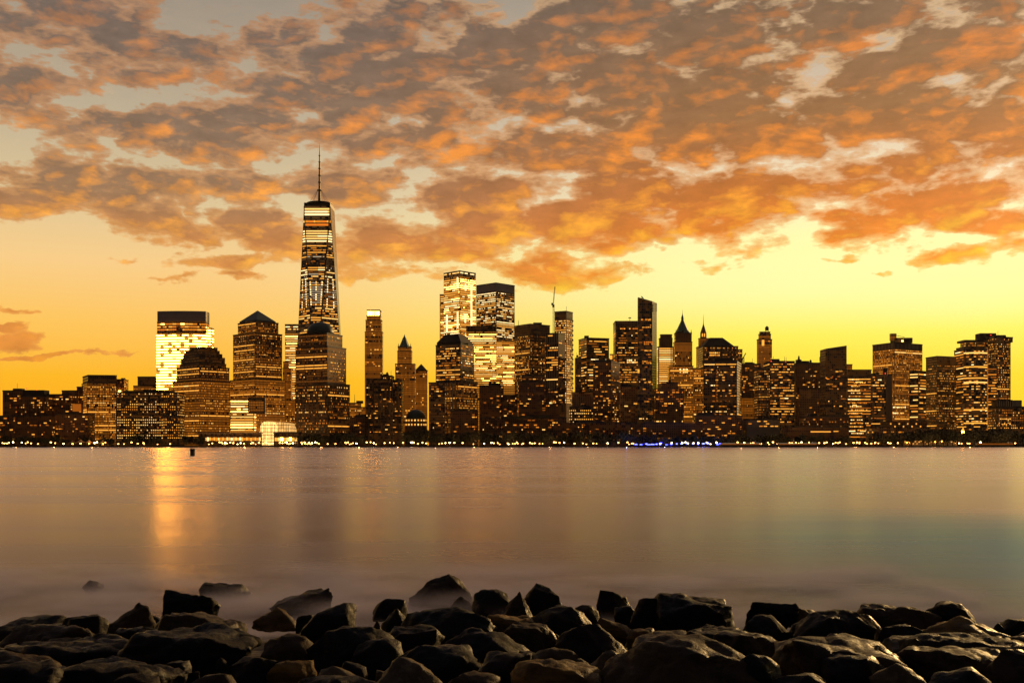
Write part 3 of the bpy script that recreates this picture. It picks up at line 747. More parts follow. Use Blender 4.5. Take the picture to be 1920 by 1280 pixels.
bm = bmesh.new(); lathe(bm, X(780, Yd), Yd, [(18.5 * Yd / F * math.cos(t * math.pi / 16), Z(784.5, Yd) + 14 * math.sin(t * math.pi / 16)) for t in range(9)], 28); b.mesh('dome', bm, M['copper'], None, True)
for row in (788, 796):
    for k_ in range(9):
        an = R(-90 + (k_ - 4) * 17); rr = 20.6 * Yd / F; c = Vector((X(780, Yd) + rr * math.cos(an), Yd + rr * math.sin(an), Z(row, Yd)))
        nn = Vector((math.cos(an), math.sin(an), 0)); b.wins.append((4, b.root.children[0], c, Vector((-nn.y, nn.x, 0)), Vector((0, 0, 1)), nn, 2.2, 2.6, 'gold' if (k_ * 7 + row) % 3 else 'cream'))
b.done()

# glass barrel vault on the waterfront
b = Bld('glass_vault', 'glowing glass barrel-vaulted atrium on the waterfront below the pyramid tower', 'atrium', 1560, 502, 828)
def vault(x0, x1, ytop, yspr, Y0, Y1):
    bm = bmesh.new(); n = 16; r = (X(x1, Y0) - X(x0, Y0)) / 2; cx = X((x0 + x1) / 2, Y0); zs = Z(yspr, Y0); zt = Z(ytop, Y0)
    def prof(Y, rr): return [bm.verts.new((cx - rr, Y, GZ))] + [bm.verts.new((cx - rr * math.cos(math.pi * i / n), Y, zs + (zt - zs) * math.sin(math.pi * i / n))) for i in range(n + 1)] + [bm.verts.new((cx + rr, Y, GZ))]
    a, c = prof(Y0, r), prof(Y1, r)
    for i in range(len(a) - 1): bm.faces.new((a[i], a[i+1], c[i+1], c[i]))
    bm.faces.new(list(reversed(a))); bm.faces.new(c); return bm
def gridlit(name, c, s, sx, sy, gap=.18):
    m, n = mat_new(name); m.cycles.emission_sampling = 'NONE'
    co = n.node('ShaderNodeTexCoord').outputs['Object']; x, y, z = n.sep(co)
    f1 = n.m('GREATER_THAN', n.m('FRACT', n.m('DIVIDE', n.m('ADD', x, n.m('MULTIPLY', y, .6)), sx)), gap); f2 = n.m('GREATER_THAN', n.m('FRACT', n.m('DIVIDE', z, sy)), gap)
    pan = n.node('ShaderNodeTexWhiteNoise', noise_dimensions='3D'); n.put(pan.inputs['Vector'], n.xyz(n.m('FLOOR', n.m('DIVIDE', n.m('ADD', x, n.m('MULTIPLY', y, .6)), sx)), n.m('FLOOR', n.m('DIVIDE', z, sy))))
    st = n.m('MULTIPLY', n.m('MULTIPLY', f1, f2), n.m('MULTIPLY', n.m('ADD', .75, n.m('MULTIPLY', pan.outputs[0], .5)), s))
    out(n, princ(n, (.05, .04, .03, 1), .3, 0, c + (1,), st)); return m
GL = gridlit('lit_vault_glass', (1, .55, .16), 2.0, 3.2, 5.0, .16)
b.mesh('vault', vault(488, 516, 789, 800, 1560, 1600), GL)
b.mesh('vault', vault(504, 547, 791, 806, 1575, 1640), gridlit('vault_roof_glass', (1, .52, .14), 1.0, 3.6, 5.0, .16))
for k_ in range(5): b.mast('arch_mullion', 489 + k_ * 6.6, 795, 834, .35, -.6)
b.done()
b = Bld('quay_pavilion', 'long low glowing glazed waterfront pavilion below the bronze towers', 'pavilion', 1545, 430, 832)
b.blk('podium', 372, 489, 812, 835, FAC['dark'], 6, 20)
for k_ in range(26): b.lit('pane', 384 + k_ * 4.05, 387.3 + k_ * 4.05, 819.6 + (k_ % 3 == 0) * .6, 825.5 + (k_ % 4 == 1), ('gold', 'amber', 'cream', 'gold', 'amber', 'white', 'gold')[(k_ * 5 + k_ // 7) % 7], 5.4)
b.blk('roof', 370, 490, 810.5, 813, M['pale'], 4, 24); b.done()
b = Bld('quay_pavilion', 'short glowing glazed pavilion just right of the glass vault', 'pavilion', 1545, 532, 832)
b.blk('podium', 513, 560, 812, 835, FAC['dark'], 6, 20)
for k_ in range(8): b.lit('pane', 515 + k_ * 5.4, 519.6 + k_ * 5.4, 820, 826.5, ('gold', 'cream', 'blaze')[k_ % 3], 5.4)
b.blk('roof', 512, 561, 810, 812.5, M['trim'], 4, 24); b.done()

b = Bld('skyscraper', 'gold glass skyscraper with open lit crown, left one of the bright pair', S_, 2100, 861, 640)
b.tier(517, (832, 862, 892), 'bright', 'tower', par=False); b.tier(507.5, (832, 862, 892), 'silver', 'crown', dY=.4); b.tier(552, (824.5, 836), 'bright', 'wing', wing=True, dY=40, deep=25)
for px_, ya, yb in ((858, 520, 540), (858, 585, 615), (873, 532, 545), (872.5, 590, 605), (884, 535, 612), (838, 590, 622)):
    Yv = 2100 + abs(px_ - 862) * 1.0 - .5; bm = bmesh.new(); xx = X(px_, Yv); box(bm, xx - 1.6, xx + 1.6, Yv - 1.2, Yv, Z(yb, Yv), Z(ya, Yv)); b.mesh('light_strip', bm, EM['white'])
b.done()
b = Bld('skyscraper', 'silver glass skyscraper with plain dark cap, right one of the bright pair', S_, 1960, 928, 726)
b.tier(545, (893, 930, 965), 'silver', 'tower', par=False); b.tier(530, (893, 930, 965), 'none', 'cap', dY=.3, par=True, mat=M['cap'])
b.tier(622, (874, 931), 'bright', 'front_wing', wing=True, dY=-26, deep=25, par=False, lo=726); b.tier(611, (874, 931), 'none', 'wing_cap', wing=True, y0=622.5, dY=-25.8, deep=25)
b.tier(640, (926, 965.5), 'bright', 'front_wing', wing=True, dY=-20, deep=19, par=False, lo=726); b.done()
b = Bld('office_tower', 'dark granite tower with cut-off pyramid roof before the bright pair', O, 1600, 855, 815)
b.tier(715, (806, 858, 896), 'bronze', 'base'); b.tier(645, (817, 864, 889), 'glassd', 'tower')
bm = bmesh.new(); Yq = 1618; p = ccw(b.footprint((819, 864, 887), Yq)); prism_into(bm, p, Z(646, Yq), scale_poly(p, 1), Z(640, Yq)); b.mesh('roof_base', bm, M['roof'])
bm = bmesh.new(); prism_into(bm, p, Z(640.2, Yq), scale_poly(p, .56), Z(624.5, Yq)); b.mesh('roof', bm, M['roof'])
for k_ in range(5): b.blk('rib', 832 + k_ * 5.2, 834 + k_ * 5.2, 717, 812, M['pale'], -2.2, 2)
b.tier(717, (804, 834), 'quiet', 'wing', wing=True, dY=-6, deep=20); b.done()
b = Bld('office_tower', 'dark flat-topped tower with rows of lights right of the bright pair', O, 1880, 1000, 740)
b.tier(625, (965, 994, 1031), 'punchd', 'tower', par=False); b.tier(607, (965, 994, 1031), 'none', 'cap', dY=.3); b.mast('antenna', 972, 600, 610, .5, 20); b.blk('roof_house', 1000, 1016, 604.5, 609, M['roof'], 22, 15)
b.lit('lit_floor', 967, 1022, 678, 683, 'gold', 12); b.done(90)
b = Bld('tower_under_construction', 'unfinished tower with bright work lights on bare upper floors', S_, 2000, 1057, 760)
b.tier(596, (1040, 1062, 1074), 'grid', 'tower', par=False); b.tier(583, (1040, 1062, 1074), 'none', 'formwork', dY=-.8); b.mast('antenna', 1062, 574, 585, .5, 10)
for k_ in range(16): b.blk('hoist_landing', 1073, 1075.2, 600 + k_ * 9, 603 + k_ * 9, M['steel'], 12, 4)
b.lit('work_light', 1048, 1060, 597, 624, 'cream', 8); b.done()
c_ = empty('tower_crane', (X(1038, 1990), 1990, Z(760, 1990))); tag(c_, 'thin lattice tower crane rising beside the unfinished tower', 'crane')
def lattice(bm, a, bq, wd, n):
    a, bq = Vector(a), Vector(bq); d = (bq - a).normalized(); s = d.cross(Vector((0, 1, 0))).normalized() * wd; t = d.cross(s).normalized() * wd
    for k1, k2 in ((1,1),(1,-1),(-1,-1),(-1,1)): bar(bm, a + s * k1 + t * k2, bq + s * k1 + t * k2, .28, 4)
    for i in range(n):
        p0 = a.lerp(bq, i / n); p1 = a.lerp(bq, (i + 1) / n); g = 1 if i % 2 else -1
        bar(bm, p0 + s * g + t, p1 - s * g + t, .18, 4); bar(bm, p0 + s * g - t, p1 - s * g - t, .18, 4)
H = lambda py: Z(py, 1990) - Z(760, 1990)
bm = bmesh.new(); lattice(bm, (0, 0, 0), (0, 0, H(575)), 1.2, 50); mobj('mast', bm, M['steel'], c_)
bm = bmesh.new(); lattice(bm, (-1, 0, H(573)), (2.6, 2, H(537)), .7, 16); mobj('jib', bm, M['steel'], c_)
bm = bmesh.new(); box(bm, -2.4, 1.6, -1.6, 1.6, H(576), H(571)); mobj('cab', bm, M['steel'], c_)
bm = bmesh.new(); box(bm, -4.2, -1.5, -1.4, 1.4, H(572), H(568)); mobj('counterweight', bm, M['steel'], c_)
b = Bld('ribbed_tower', 'pale vertically ribbed tower directly left of the unfinished tower', O, 1850, 1041, 760)
b.tier(624, (1023.5, 1047, 1059), 'rib', 'tower'); b.tier(672, (1046, 1060), 'dark', 'wing', wing=True, dY=-4, deep=20); b.done(60)
b = Bld('brick_block', 'dark old brick block with sloping roof below the silver skyscraper', 'building', 1640, 925, 815)
b.tier(722, (899, 944), 'brick', 'block'); b.tier(740, (940, 970), 'brick', 'wing', wing=True, dY=8, deep=25); b.blk('penthouse', 916, 926, 717.5, 723, M['roof'], 8, 8); b.done(60)
b = Bld('low_block', 'low dark brick block with lit windows below the granite cut-off pyramid', 'low building', 1570, 870, 826)
b.tier(770, (845, 896), 'brick', 'block'); b.done(40)
b = Bld('brick_block', 'brick block with amber floodlit upper wall behind the shore trees', 'building', 1660, 968, 815)
b.tier(745, (947, 988), 'stone', 'block'); b.done(30)
b = Bld('apartment_tower', 'dark brown brick tower below the flat-topped tower with rows of lights', A, 1620, 998, 820)
b.tier(715, (973, 1024), 'brick', 'block'); b.tier(704, (978, 1018), 'brick', 'setback'); b.done(60)
b = Bld('apartment_tower', 'dark block with bright amber top windows left of the low lit office', A, 1640, 1036, 820)
b.tier(731, (1015, 1048), 'brick', 'block'); b.lit('lit_room', 1030, 1036, 752, 758, 'cream'); b.lit('lit_room', 1037, 1043, 751, 757, 'gold'); b.lit('lit_room', 1022, 1031, 759, 762, 'orange'); b.done(40)
b = Bld('low_office', 'low brown office with three rows of lit windows in a frame', 'office building', 1610, 1092, 815)
b.tier(762, (1069, 1113), 'punch', 'block', lo=794); b.blk('red_awning', 1068, 1078, 795, 799, EM['orange'], -1.5, 2); b.done(60)
b = Bld('colonnaded_block', 'tan colonnaded old block just left of the striped lit tower', 'building', 1780, 1093, 770)
b.tier(735, (1073, 1112), 'tan', 'block')
for k_ in range(9): b.blk('column', 1075 + k_ * 4.2, 1077 + k_ * 4.2, 742, 760, M['pale'], -1.5, 1.2)
b.done(20)
b = Bld('office_tower', 'dark square tower with broad lit floor bands and small roof box', O, 1850, 1112, 760)
b.tier(633, (1085, 1100, 1142), 'bands', 'tower'); b.blk('roof_house', 1096, 1104, 629, 634, M['roof'], 20, 10); b.tier(671, (1079, 1090), 'dark', 'wing', wing=True, dY=15, deep=20); b.done()
b = Bld('apartment_tower', 'near-black condominium tower with rounded corners before the banded square tower', A, 1630, 1137, 815)
b.tier(677, (1112, 1146, 1162), 'brick', 'tower'); b.done(80)
b = Bld('lit_crown_tower', 'tower with glowing orange stepped crown behind the near-black condominium', 'tower', 1750, 1150, 760)
b.tier(680, (1142, 1158), 'stone', 'shaft'); b.tier(672, (1143, 1157), 'stone', 'crown'); b.tier(664, (1144, 1150), 'stone', 'crown'); b.lit('floodlit_panel', 1143.5, 1148, 666, 680, 'gold', -1); b.lit('floodlit_panel', 1148.5, 1157, 673, 680, 'orange', -1); b.done(15)
b = Bld('office_tower', 'dark tower with one amber floor line beneath its cap, left of the slanted slab', O, 1800, 1175, 720)
b.tier(618, (1154, 1196.5), 'glassd', 'tower', par=False, deep=40); b.tier(602, (1154, 1196.5), 'none', 'cap', dY=.3, deep=40); b.lit('lit_floor', 1156, 1196, 614.5, 617.5, 'orange', -.5); b.mast('antenna', 1181, 594, 603, .5, 15); b.blk('dish', 1178.5, 1183.5, 595, 596.5, M['steel'], 15, 2)
b.lit('lit_floor', 1175, 1196, 673, 681, 'cream', -.5); b.done(80)
b = Bld('tan_block', 'tan gridded hotel facade at the foot of the slanted slab', 'hotel', 1690, 1178, 795)
b.tier(724, (1163, 1198), 'tan', 'block'); b.done(40)

# slanted black slab
b = Bld('slab_tower', 'tall black slab with slanted top and scattered orange lit rooms', S_, 1650, 1214, 800)
Ys = 1650; x0, xm, x1 = X(1196, Ys), X(1223, Ys), X(1231.5, Ys + 18); bm = bmesh.new(); L = bm.loops.layers.uv.verify()
pts = [(x0, Ys), (xm, Ys), (x1, Ys + 18), (x0 + 3, Ys + 30)]; zt = [Z(557, Ys), Z(564.5, Ys), Z(568, Ys + 18), Z(560, Ys + 30)]
lo_ = [bm.verts.new((x, y, GZ)) for x, y in pts]; hi_ = [bm.verts.new((x, y, z)) for (x, y), z in zip(pts, zt)]
for i in range(4):
    j = (i + 1) % 4; f = bm.faces.new((lo_[i], lo_[j], hi_[j], hi_[i])); e = (lo_[j].co - lo_[i].co).length
    for lp, uv in zip(f.loops, ((0, 0), (e, 0), (e, zt[j]), (0, zt[i]))): lp[L].uv = uv
bm.faces.new(hi_); bm.faces.new(list(reversed(lo_))); tw = b.mesh('tower', bm, FAC['glass'])
for xa, xb, ya, yb, e in ((1202,1221,596,602,'amber'),(1204,1221,612,615,'gold'),(1207,1224,639.5,646.5,'orange'),(1208,1222,655,659,'amber'),(1208,1222,662.5,666.5,'amber'),(1204,1222,675.5,682.5,'amber'),(1208,1224,715,722,'amber'),(1209,1224,770,777,'amber'),(1200,1206,617,618.5,'dim'),(1195.6,1199,692,699,'gold')):
    b.lit('lit_room', xa, xb, ya, yb, e, -.3, tw)
b.windows(tw, ST['quiet'], Vector((x0, Ys, GZ)), Vector((xm, Ys, GZ)), Vector((x0, Ys, Z(590, Ys))), Vector((xm, Ys, Z(590, Ys))))
bm = bmesh.new(); fr = [(1224.5, 567, 580)]
for xa in (1224.5, 1228, 1231): bar(bm, (X(xa, Ys + 10), Ys + 8, Z(583, Ys)), (X(xa, Ys + 10), Ys + 8, Z(567, Ys)), .4)
b.mesh('crown_frame', bm, M['steel'])
bm = bmesh.new(); bar(bm, (X(1203, Ys), Ys + 8, Z(561, Ys)), (X(1206, Ys), Ys + 8, Z(555, Ys)), .6); bar(bm, (X(1203.5, Ys), Ys + 8, Z(554, Ys)), (X(1208, Ys), Ys + 8, Z(558.5, Ys)), .7); b.mesh('roof_davit', bm, M['steel']); b.done(40)

b = Bld('gridded_tower', 'tapered tower fully gridded with small warm windows, right of the slanted slab', O, 1900, 1249, 720)
b.tier(650, (1234, 1263), 'grid', 'shaft'); b.tier(634, (1237, 1261), 'noneb', 'setback'); b.tier(627, (1239, 1260), 'noneb', 'crown'); b.lit('lit_niche', 1242.5, 1246, 636, 644, 'gold', 2); b.done()
b = Bld('green_spire_tower', 'old tower with tall green pyramid roof and needle spire', 'tower', 2050, 1281, 690)
b.tier(641, (1265, 1298), 'stone', 'shaft'); b.tier(624, (1266.5, 1297), 'brick', 'crown')
bm = bmesh.new(); Yg = 2060; lathe(bm, X(1281.5, Yg), Yg + 12, [(15.4 * Yg / F * 1.02, Z(625, Yg)), (11.8 * Yg / F, Z(619, Yg)), (7.5 * Yg / F, Z(610, Yg)), (3.6 * Yg / F, Z(602, Yg)), (2.2 * Yg / F, Z(598, Yg))], 8); b.mesh('pyramid_roof', bm, M['verdigris'])
bm = bmesh.new(); lathe(bm, X(1281.5, Yg), Yg + 12, [(2.6, Z(599, Yg)), (2.6, Z(594, Yg)), (1.2, Z(590, Yg)), (.4, Z(586, Yg)), (.05, Z(578, Yg))], 8); b.mesh('spire', bm, M['verdigris'])
for px_ in (1267.5, 1296): b.mast('pinnacle', px_, 617, 626, 1.3, 6, FAC['brick'], .1)
b.done(30)
b = Bld('needle_tower', 'old stepped stone tower ending in a thin needle, behind the mansard-roofed block', 'tower', 2100, 1320, 680)
b.tier(650, (1308, 1340), 'stone', 'shaft'); b.tier(634, (1311, 1331), 'stone', 'setback')
bm = bmesh.new(); Yg = 2108; lathe(bm, X(1320.5, Yg), Yg + 9, [(6.4 * Yg / F, Z(635, Yg)), (6 * Yg / F, Z(623, Yg)), (4.6 * Yg / F, Z(619, Yg)), (2.4 * Yg / F, Z(612, Yg)), (1.0 * Yg / F, Z(608, Yg)), (.6, Z(605, Yg)), (.1, Z(588, Yg))], 8); b.mesh('lantern', bm, FAC['stone'])
for px_ in (1317, 1321): b.lit('lantern_window', px_ - 1, px_ + 1, 625, 631, 'gold', 1.5)
b.done(25)
b = Bld('mansard_tower', 'bulky tower with sloped mansard roof and lit upper windows', O, 1830, 1352, 690)
b.tier(649, (1318, 1384), 'punchd', 'tower', deep=55); b.tier(655, (1380, 1392), 'punchd', 'wing', wing=True, dY=12, deep=30)
bm = bmesh.new(); Yq = 1831; p = [(X(1319, Yq), Yq), (X(1377, Yq), Yq), (X(1377, Yq), Yq + 50), (X(1319, Yq), Yq + 50)]; pt = [(X(1334, Yq), Yq + 14), (X(1358, Yq), Yq + 14), (X(1358, Yq), Yq + 36), (X(1334, Yq), Yq + 36)]
prism_into(bm, p, Z(649, Yq), pt, Z(631.5, Yq)); b.mesh('mansard_roof', bm, M['roof'])
b.lit('lit_floor', 1330, 1350, 659, 668, 'gold', -.5); b.done()
b = Bld('office_tower', 'broad black glass block with thin vertical light line, under the mansard tower', O, 1650, 1353, 785)
b.tier(677, (1319, 1382, 1390), 'dark', 'block'); b.blk('roof_house', 1340, 1372, 671, 678, M['roof'], 14, 18)
for k_ in range(11): b.lit('stair_light', 1343.6, 1345, 693 + k_ * 5.6, 696 + k_ * 5.6, 'dim', -.5)
b.done(70)
b = Bld('floodlit_block', 'amber floodlit office block with bright top floor in front of green-roofed tower', 'office building', 1760, 1285, 790)
b.tier(686, (1255, 1300), 'amberb', 'block'); b.lit('lit_floor', 1274, 1290, 690, 700, 'cream', -.5); b.tier(690, (1299, 1321), 'amberb', 'wing', wing=True, dY=8, deep=25); b.done(90)
b = Bld('brick_block', 'bulky dark brick block with sloped shoulders right of the black slab', 'building', 1640, 1255, 800)
b.tier(728, (1229, 1282), 'brick', 'block'); b.tier(718, (1240, 1272), 'brick', 'setback', top=.92); b.done(60)
b = Bld('brick_block', 'brick block above a reddish facade, left of the slim tower with roof tank', 'building', 1750, 1408, 790)
b.tier(682, (1390, 1426), 'brick', 'block', lo=740); b.tier(744, (1391, 1424), 'stone', 'lower_front', wing=True, dY=-10, deep=10); b.done(60)
c_ = empty('tower_crane', (X(1394, 1780), 1780, GZ)); tag(c_, 'small construction crane peeking over roofs right of the mansard tower', 'crane')
bm = bmesh.new(); lattice(bm, (0, 0, 0), (0, 0, Z(672, 1780)), 1.0, 40); mobj('mast', bm, M['steel'], c_)
bm = bmesh.new(); lattice(bm, (-2, 0, Z(676, 1780)), (4, 0, Z(664, 1780)), .5, 6); mobj('jib', bm, M['steel'], c_)
b = Bld('slim_tower', 'slim dark stone tower with rooftop tank and lit slot, standing alone', 'tower', 1900, 1434, 700)
b.tier(636, (1422, 1447.5), 'stone', 'shaft'); b.tier(626, (1424.5, 1445.5), 'stone', 'setback'); b.tier(622, (1426, 1444), 'stone', 'crown'); b.tank(1438, 611, 623, 7); b.lit('lit_slot', 1428.5, 1433, 637, 648, 'gold', -.5); b.done(15)
b = Bld('office_tower', 'wide blackish glass tower below the slim tower with roof tank', O, 1660, 1465, 795)
b.tier(690, (1422, 1444), 'punchd', 'wing', deep=30); b.tier(677, (1443, 1490), 'glassd', 'block', wing=True, dY=3, deep=40); b.mast('antenna', 1471, 668, 678, .4, 20); b.mast('antenna', 1474, 669, 678, .4, 20); b.beacon(1446, 677, 1); b.beacon(1473, 678, 1, r=.6); b.done()
b = Bld('brick_block', 'broad brown brick block with roof tanks left of the slanted black monolith', 'building', 1680, 1517, 795)
b.tier(681, (1491, 1546), 'brick', 'block'); b.tank(1540, 666, 681, 7); b.blk('chimney_house', 1494, 1503, 674, 682, M['roof'], 8, 8); b.mast('chimney', 1498, 667, 675, 2.2, 10); b.tier(728, (1500, 1543), 'tan', 'lower_front', wing=True, dY=-6, deep=8); b.done(80)
b = Bld('monolith_tower', 'black monolith with slanted roof and few lit rooms, right half of skyline', O, 1640, 1568, 780)
Ys = 1640; x0, x1 = X(1548, Ys), X(1587.5, Ys); bm = bmesh.new(); L = bm.loops.layers.uv.verify(); pts = [(x0, Ys), (x1, Ys), (x1, Ys + 30), (x0, Ys + 30)]; zt = [Z(653.5, Ys), Z(647.5, Ys), Z(647.5, Ys), Z(653.5, Ys)]
lo_ = [bm.verts.new((x, y, GZ)) for x, y in pts]; hi_ = [bm.verts.new((x, y, z)) for (x, y), z in zip(pts, zt)]
for i in range(4):
    j = (i + 1) % 4; f = bm.faces.new((lo_[i], lo_[j], hi_[j], hi_[i])); e = (lo_[j].co - lo_[i].co).length
    for lp, uv in zip(f.loops, ((0, 0), (e, 0), (e, zt[j]), (0, zt[i]))): lp[L].uv = uv
bm.faces.new(hi_); bm.faces.new(list(reversed(lo_))); tw = b.mesh('tower', bm, FAC['dark'])
for xa, xb, ya, yb, e in ((1549,1562,718.5,722,'gold'),(1555,1562,727,730,'amber'),(1563,1568,722,726,'gold'),(1574,1580,693,698,'amber'),(1575,1579,717,721,'amber'),(1581,1588,746,749,'gold'),(1582,1588,763,768,'gold'),(1556,1561,692,694,'dim'),(1557,1561,707,709,'dim'),(1547.8,1551,707,709,'amber')): b.lit('lit_room', xa, xb, ya, yb, e, -.3, tw)
b.windows(tw, ST['quiet'], Vector((x0, Ys, GZ)), Vector((x1, Ys, GZ)), Vector((x0, Ys, Z(690, Ys))), Vector((x1, Ys, Z(690, Ys)))); b.done(40)
b = Bld('old_tower', 'reddish roof stub showing just right of the black monolith', 'tower', 1900, 1593, 695)
b.tier(683, (1586, 1598), 'stone', 'shaft'); b.done(5)
b = Bld('office_tower', 'office slab striped with pale lit floors right of the black monolith', O, 1650, 1622, 822)
b.tier(704, (1588, 1634), 'bands', 'slab', par=False, deep=35); b.tier(693, (1590, 1634), 'none', 'cap', dY=1, deep=30); b.tier(702, (1632, 1662), 'glassd', 'wing', wing=True, dY=6, deep=30)
for k_ in range(17): b.lit('lit_floor', 1590 + (k_ * 3 % 7), 1612 + (k_ * 11 % 21), 710 + k_ * 6.3, 712.6 + k_ * 6.3, ('cream', 'gold', 'gold', 'amber')[k_ * 5 % 4], -.5)
b.done(80)
b = Bld('office_tower', 'massive square tower gridded with lit windows and scaffolded roof box', O, 1780, 1680, 810)
b.tier(653, (1636, 1677, 1729.5), 'amberb', 'tower', par=False); b.tier(642, (1636, 1677, 1729.5), 'rib', 'cap', dY=.3, lo=600); b.blk('penthouse', 1679, 1711, 633, 643, M['roof'], 14, 25); b.blk('hoist_box', 1671, 1681, 625, 638, FAC['stone'], 18, 8)
bm = bmesh.new(); Yb = 1790; bar(bm, (X(1668, Yb), Yb, Z(626, Yb)), (X(1696, Yb), Yb, Z(632, Yb)), .4); b.mesh('roof_jib', bm, M['steel']); b.beacon(1692, 639, 10, 'blaze', 1.2)
for yy in (761.5, 772.5): b.lit('lit_floor', 1664, 1699, yy, yy + 3.5, 'cream', -.6)
b.done()
b = Bld('service_shaft', 'windowless brown concrete shaft before the massive gridded tower', 'tower', 1700, 1661, 800)
b.tier(702, (1652, 1673), 'none', 'shaft', mat=M['pale']); b.beacon(1660, 700, -2); b.tier(690, (1657, 1664), 'none', 'top', mat=M['roof']); b.done()
b = Bld('round_tower', 'slim black rounded tower with greenish light bands on its right side', O, 1660, 1720, 800)
b.tier(695, (1705, 1722, 1736), 'bands', 'tower', lo=792); b.done(50)
b = Bld('office_tower', 'black boxy tower with blank cap and scattered window rows', O, 1660, 1768, 808)
b.tier(682, (1736, 1757, 1795.5), 'punchd', 'tower', par=False); b.tier(667.5, (1736, 1757, 1795.5), 'none', 'cap', dY=.3); b.tier(675, (1794, 1804.5), 'bands', 'wing', wing=True, dY=20, deep=25); b.done()
b = Bld('office_tower', 'tall pale tower with flared cornice at the right end of the skyline', O, 1800, 1868, 760)
b.tier(640, (1852, 1864, 1895), 'punchd', 'tower', par=False); b.tier(631, (1850, 1863, 1899), 'punchd', 'cornice', dY=-2); b.tier(638, (1812, 1853), 'punchd', 'wing', wing=True, dY=30, deep=25)
b.blk('penthouse', 1838, 1868, 624.5, 640, M['roof'], 30, 20); b.blk('cornice', 1808, 1853, 637, 641, M['trim'], 24, 30); b.beacon(1858, 628, 28); b.blk('roof_house', 1868, 1886, 628, 632, M['roof'], 14, 14); b.done()
b = Bld('curved_tower', 'bowed glass tower wrapped in lit ribbon floors near the right end', O, 1650, 1829, 812)
b.tier(654, (1806.5, 1852), 'bands', 'tower', curve=9, deep=35); b.tier(650, (1808, 1850), 'none', 'cap', dY=2, curve=8, deep=30)
for yy, e in ((662, 'cream'), (688, 'gold'), (709, 'gold'), (717, 'cream'), (768, 'gold'), (793, 'gold')):
    Yb = 1650 - .4; p = b.footprint((1807, 1852), Yb, 1.0); arc = []; arc2 = []
    for i in range(13):
        s = i / 12; xx = p[0][0] + (p[1][0] - p[0][0]) * s; yc = Yb - 9 * 4 * s * (1 - s); arc.append((xx, yc)); arc2.append((xx, yc + .35))
    bm = bmesh.new(); prism_into(bm, arc + arc2[::-1], Z(yy + 1.3, Yb), arc + arc2[::-1], Z(yy - 1.1, Yb)); b.mesh('lit_floor', bm, EM[e])
bm = bmesh.new(); box(bm, X(1851, 1649), X(1852.4, 1649), 1648.2, 1650, Z(808, 1649), Z(654, 1649)); b.mesh('corner_light', bm, EM['dim'])
b.done()
b = Bld('office_tower', 'narrow black slab with short lit floors between ribbon tower and cornice tower', O, 1690, 1860, 808)
b.tier(685, (1852, 1869), 'bands', 'slab'); b.done(40)
b = Bld('office_block', 'low grey block with rows of lit windows at right edge', 'office building', 1640, 1896, 806)
b.tier(762, (1868, 1926), 'punchd', 'block', deep=30); b.tier(750, (1870, 1898), 'rib', 'upper_block', dY=4, deep=20, lo=740); b.blk('upper_block', 1898, 1916, 750, 763, M['pale'], 5, 14)
for yy in (784, 794): b.lit('lit_floor', 1871, 1896, yy, yy + 2, 'gold', -.5)
b.done()
b = Bld('museum_block', 'low wide tan stone block with dotted roof lights below the massive gridded tower', 'building', 1590, 1690, 825)
b.tier(800, (1640, 1742), 'tan', 'block', deep=40); b.tier(789, (1662, 1738), 'noneb', 'upper_block', dY=8, deep=25)
for k_ in range(8): b.lit('lit_opening', 1669 + k_ * 8, 1671.4 + k_ * 8, 793 + (k_ % 2) * 5, 795.4 + (k_ % 2) * 5, 'gold', -.5)
b.done(20)
b = Bld('low_terminal', 'long low black building with one lit strip below the black monolith', 'low building', 1580, 1550, 828)
b.tier(780, (1510, 1592), 'brick', 'block', deep=30); b.tier(800, (1470, 1592), 'noneb', 'lower_front', wing=True, dY=-12, deep=12); b.lit('lit_strip', 1520, 1558, 808, 810, 'gold', -12.5); b.lit('lit_strip', 1563, 1572, 807.5, 809, 'gold', -12.5); b.done(30)
b = Bld('low_block', 'low pale flat-roofed shed below the slim tower with roof tank', 'low building', 1600, 1432, 826)
b.tier(786, (1400, 1462), 'tan', 'block', deep=30, mat=M['pale']); b.done()
b = Bld('low_block', 'low dark building with a few lamps below the black glass block', 'low building', 1590, 1350, 826)
b.tier(779, (1305, 1392), 'brick', 'block', deep=30); b.done(25)
b = Bld('low_block', 'low dark waterfront block with dim windows right of the black slab foot', 'low building', 1580, 1250, 826)
b.tier(793, (1182, 1305), 'brick', 'block', deep=30); b.done(30)
b = Bld('low_block', 'low dark waterfront block with dim windows below the near-black condominium', 'low building', 1580, 1130, 826)
b.tier(792, (1060, 1183), 'brick', 'block', deep=30); b.done(30)
b = Bld('low_block', 'low dark shore block with dim windows below the brown brick tower', 'low building', 1580, 980, 826)
b.tier(783, (900, 1062), 'brick', 'block', deep=30); b.done(40)
b = Bld('pier_house', 'low waterfront pier house crowded with bright lamps at right', 'pier building', 1540, 1742, 834)
b.tier(823, (1694, 1794), 'noneb', 'hall', deep=18, mat=M['pale']); b.blk('roof', 1692, 1796, 821.5, 824, M['roof'], -2, 24)
rr_ = random.Random(4)
for k_ in range(26): 
    xa = 1696 + k_ * 3.8; ya = rr_.uniform(825, 832); b.lit('lamp', xa, xa + rr_.uniform(1.2, 2.6), ya, ya + 1.8, rr_.choice(['blaze', 'cream', 'gold', 'gold', 'amber']), -1)
b.done()
b = Bld('clock_tower', 'tiny lantern-topped clock tower glowing above the right-hand trees', 'clock tower', 1560, 1805, 834)
b.blk('shaft', 1803, 1808.5, 812, 835, M['pale'], 0, 4); b.lit('lantern', 1803.2, 1808.2, 807.5, 812, 'blaze', -.2)
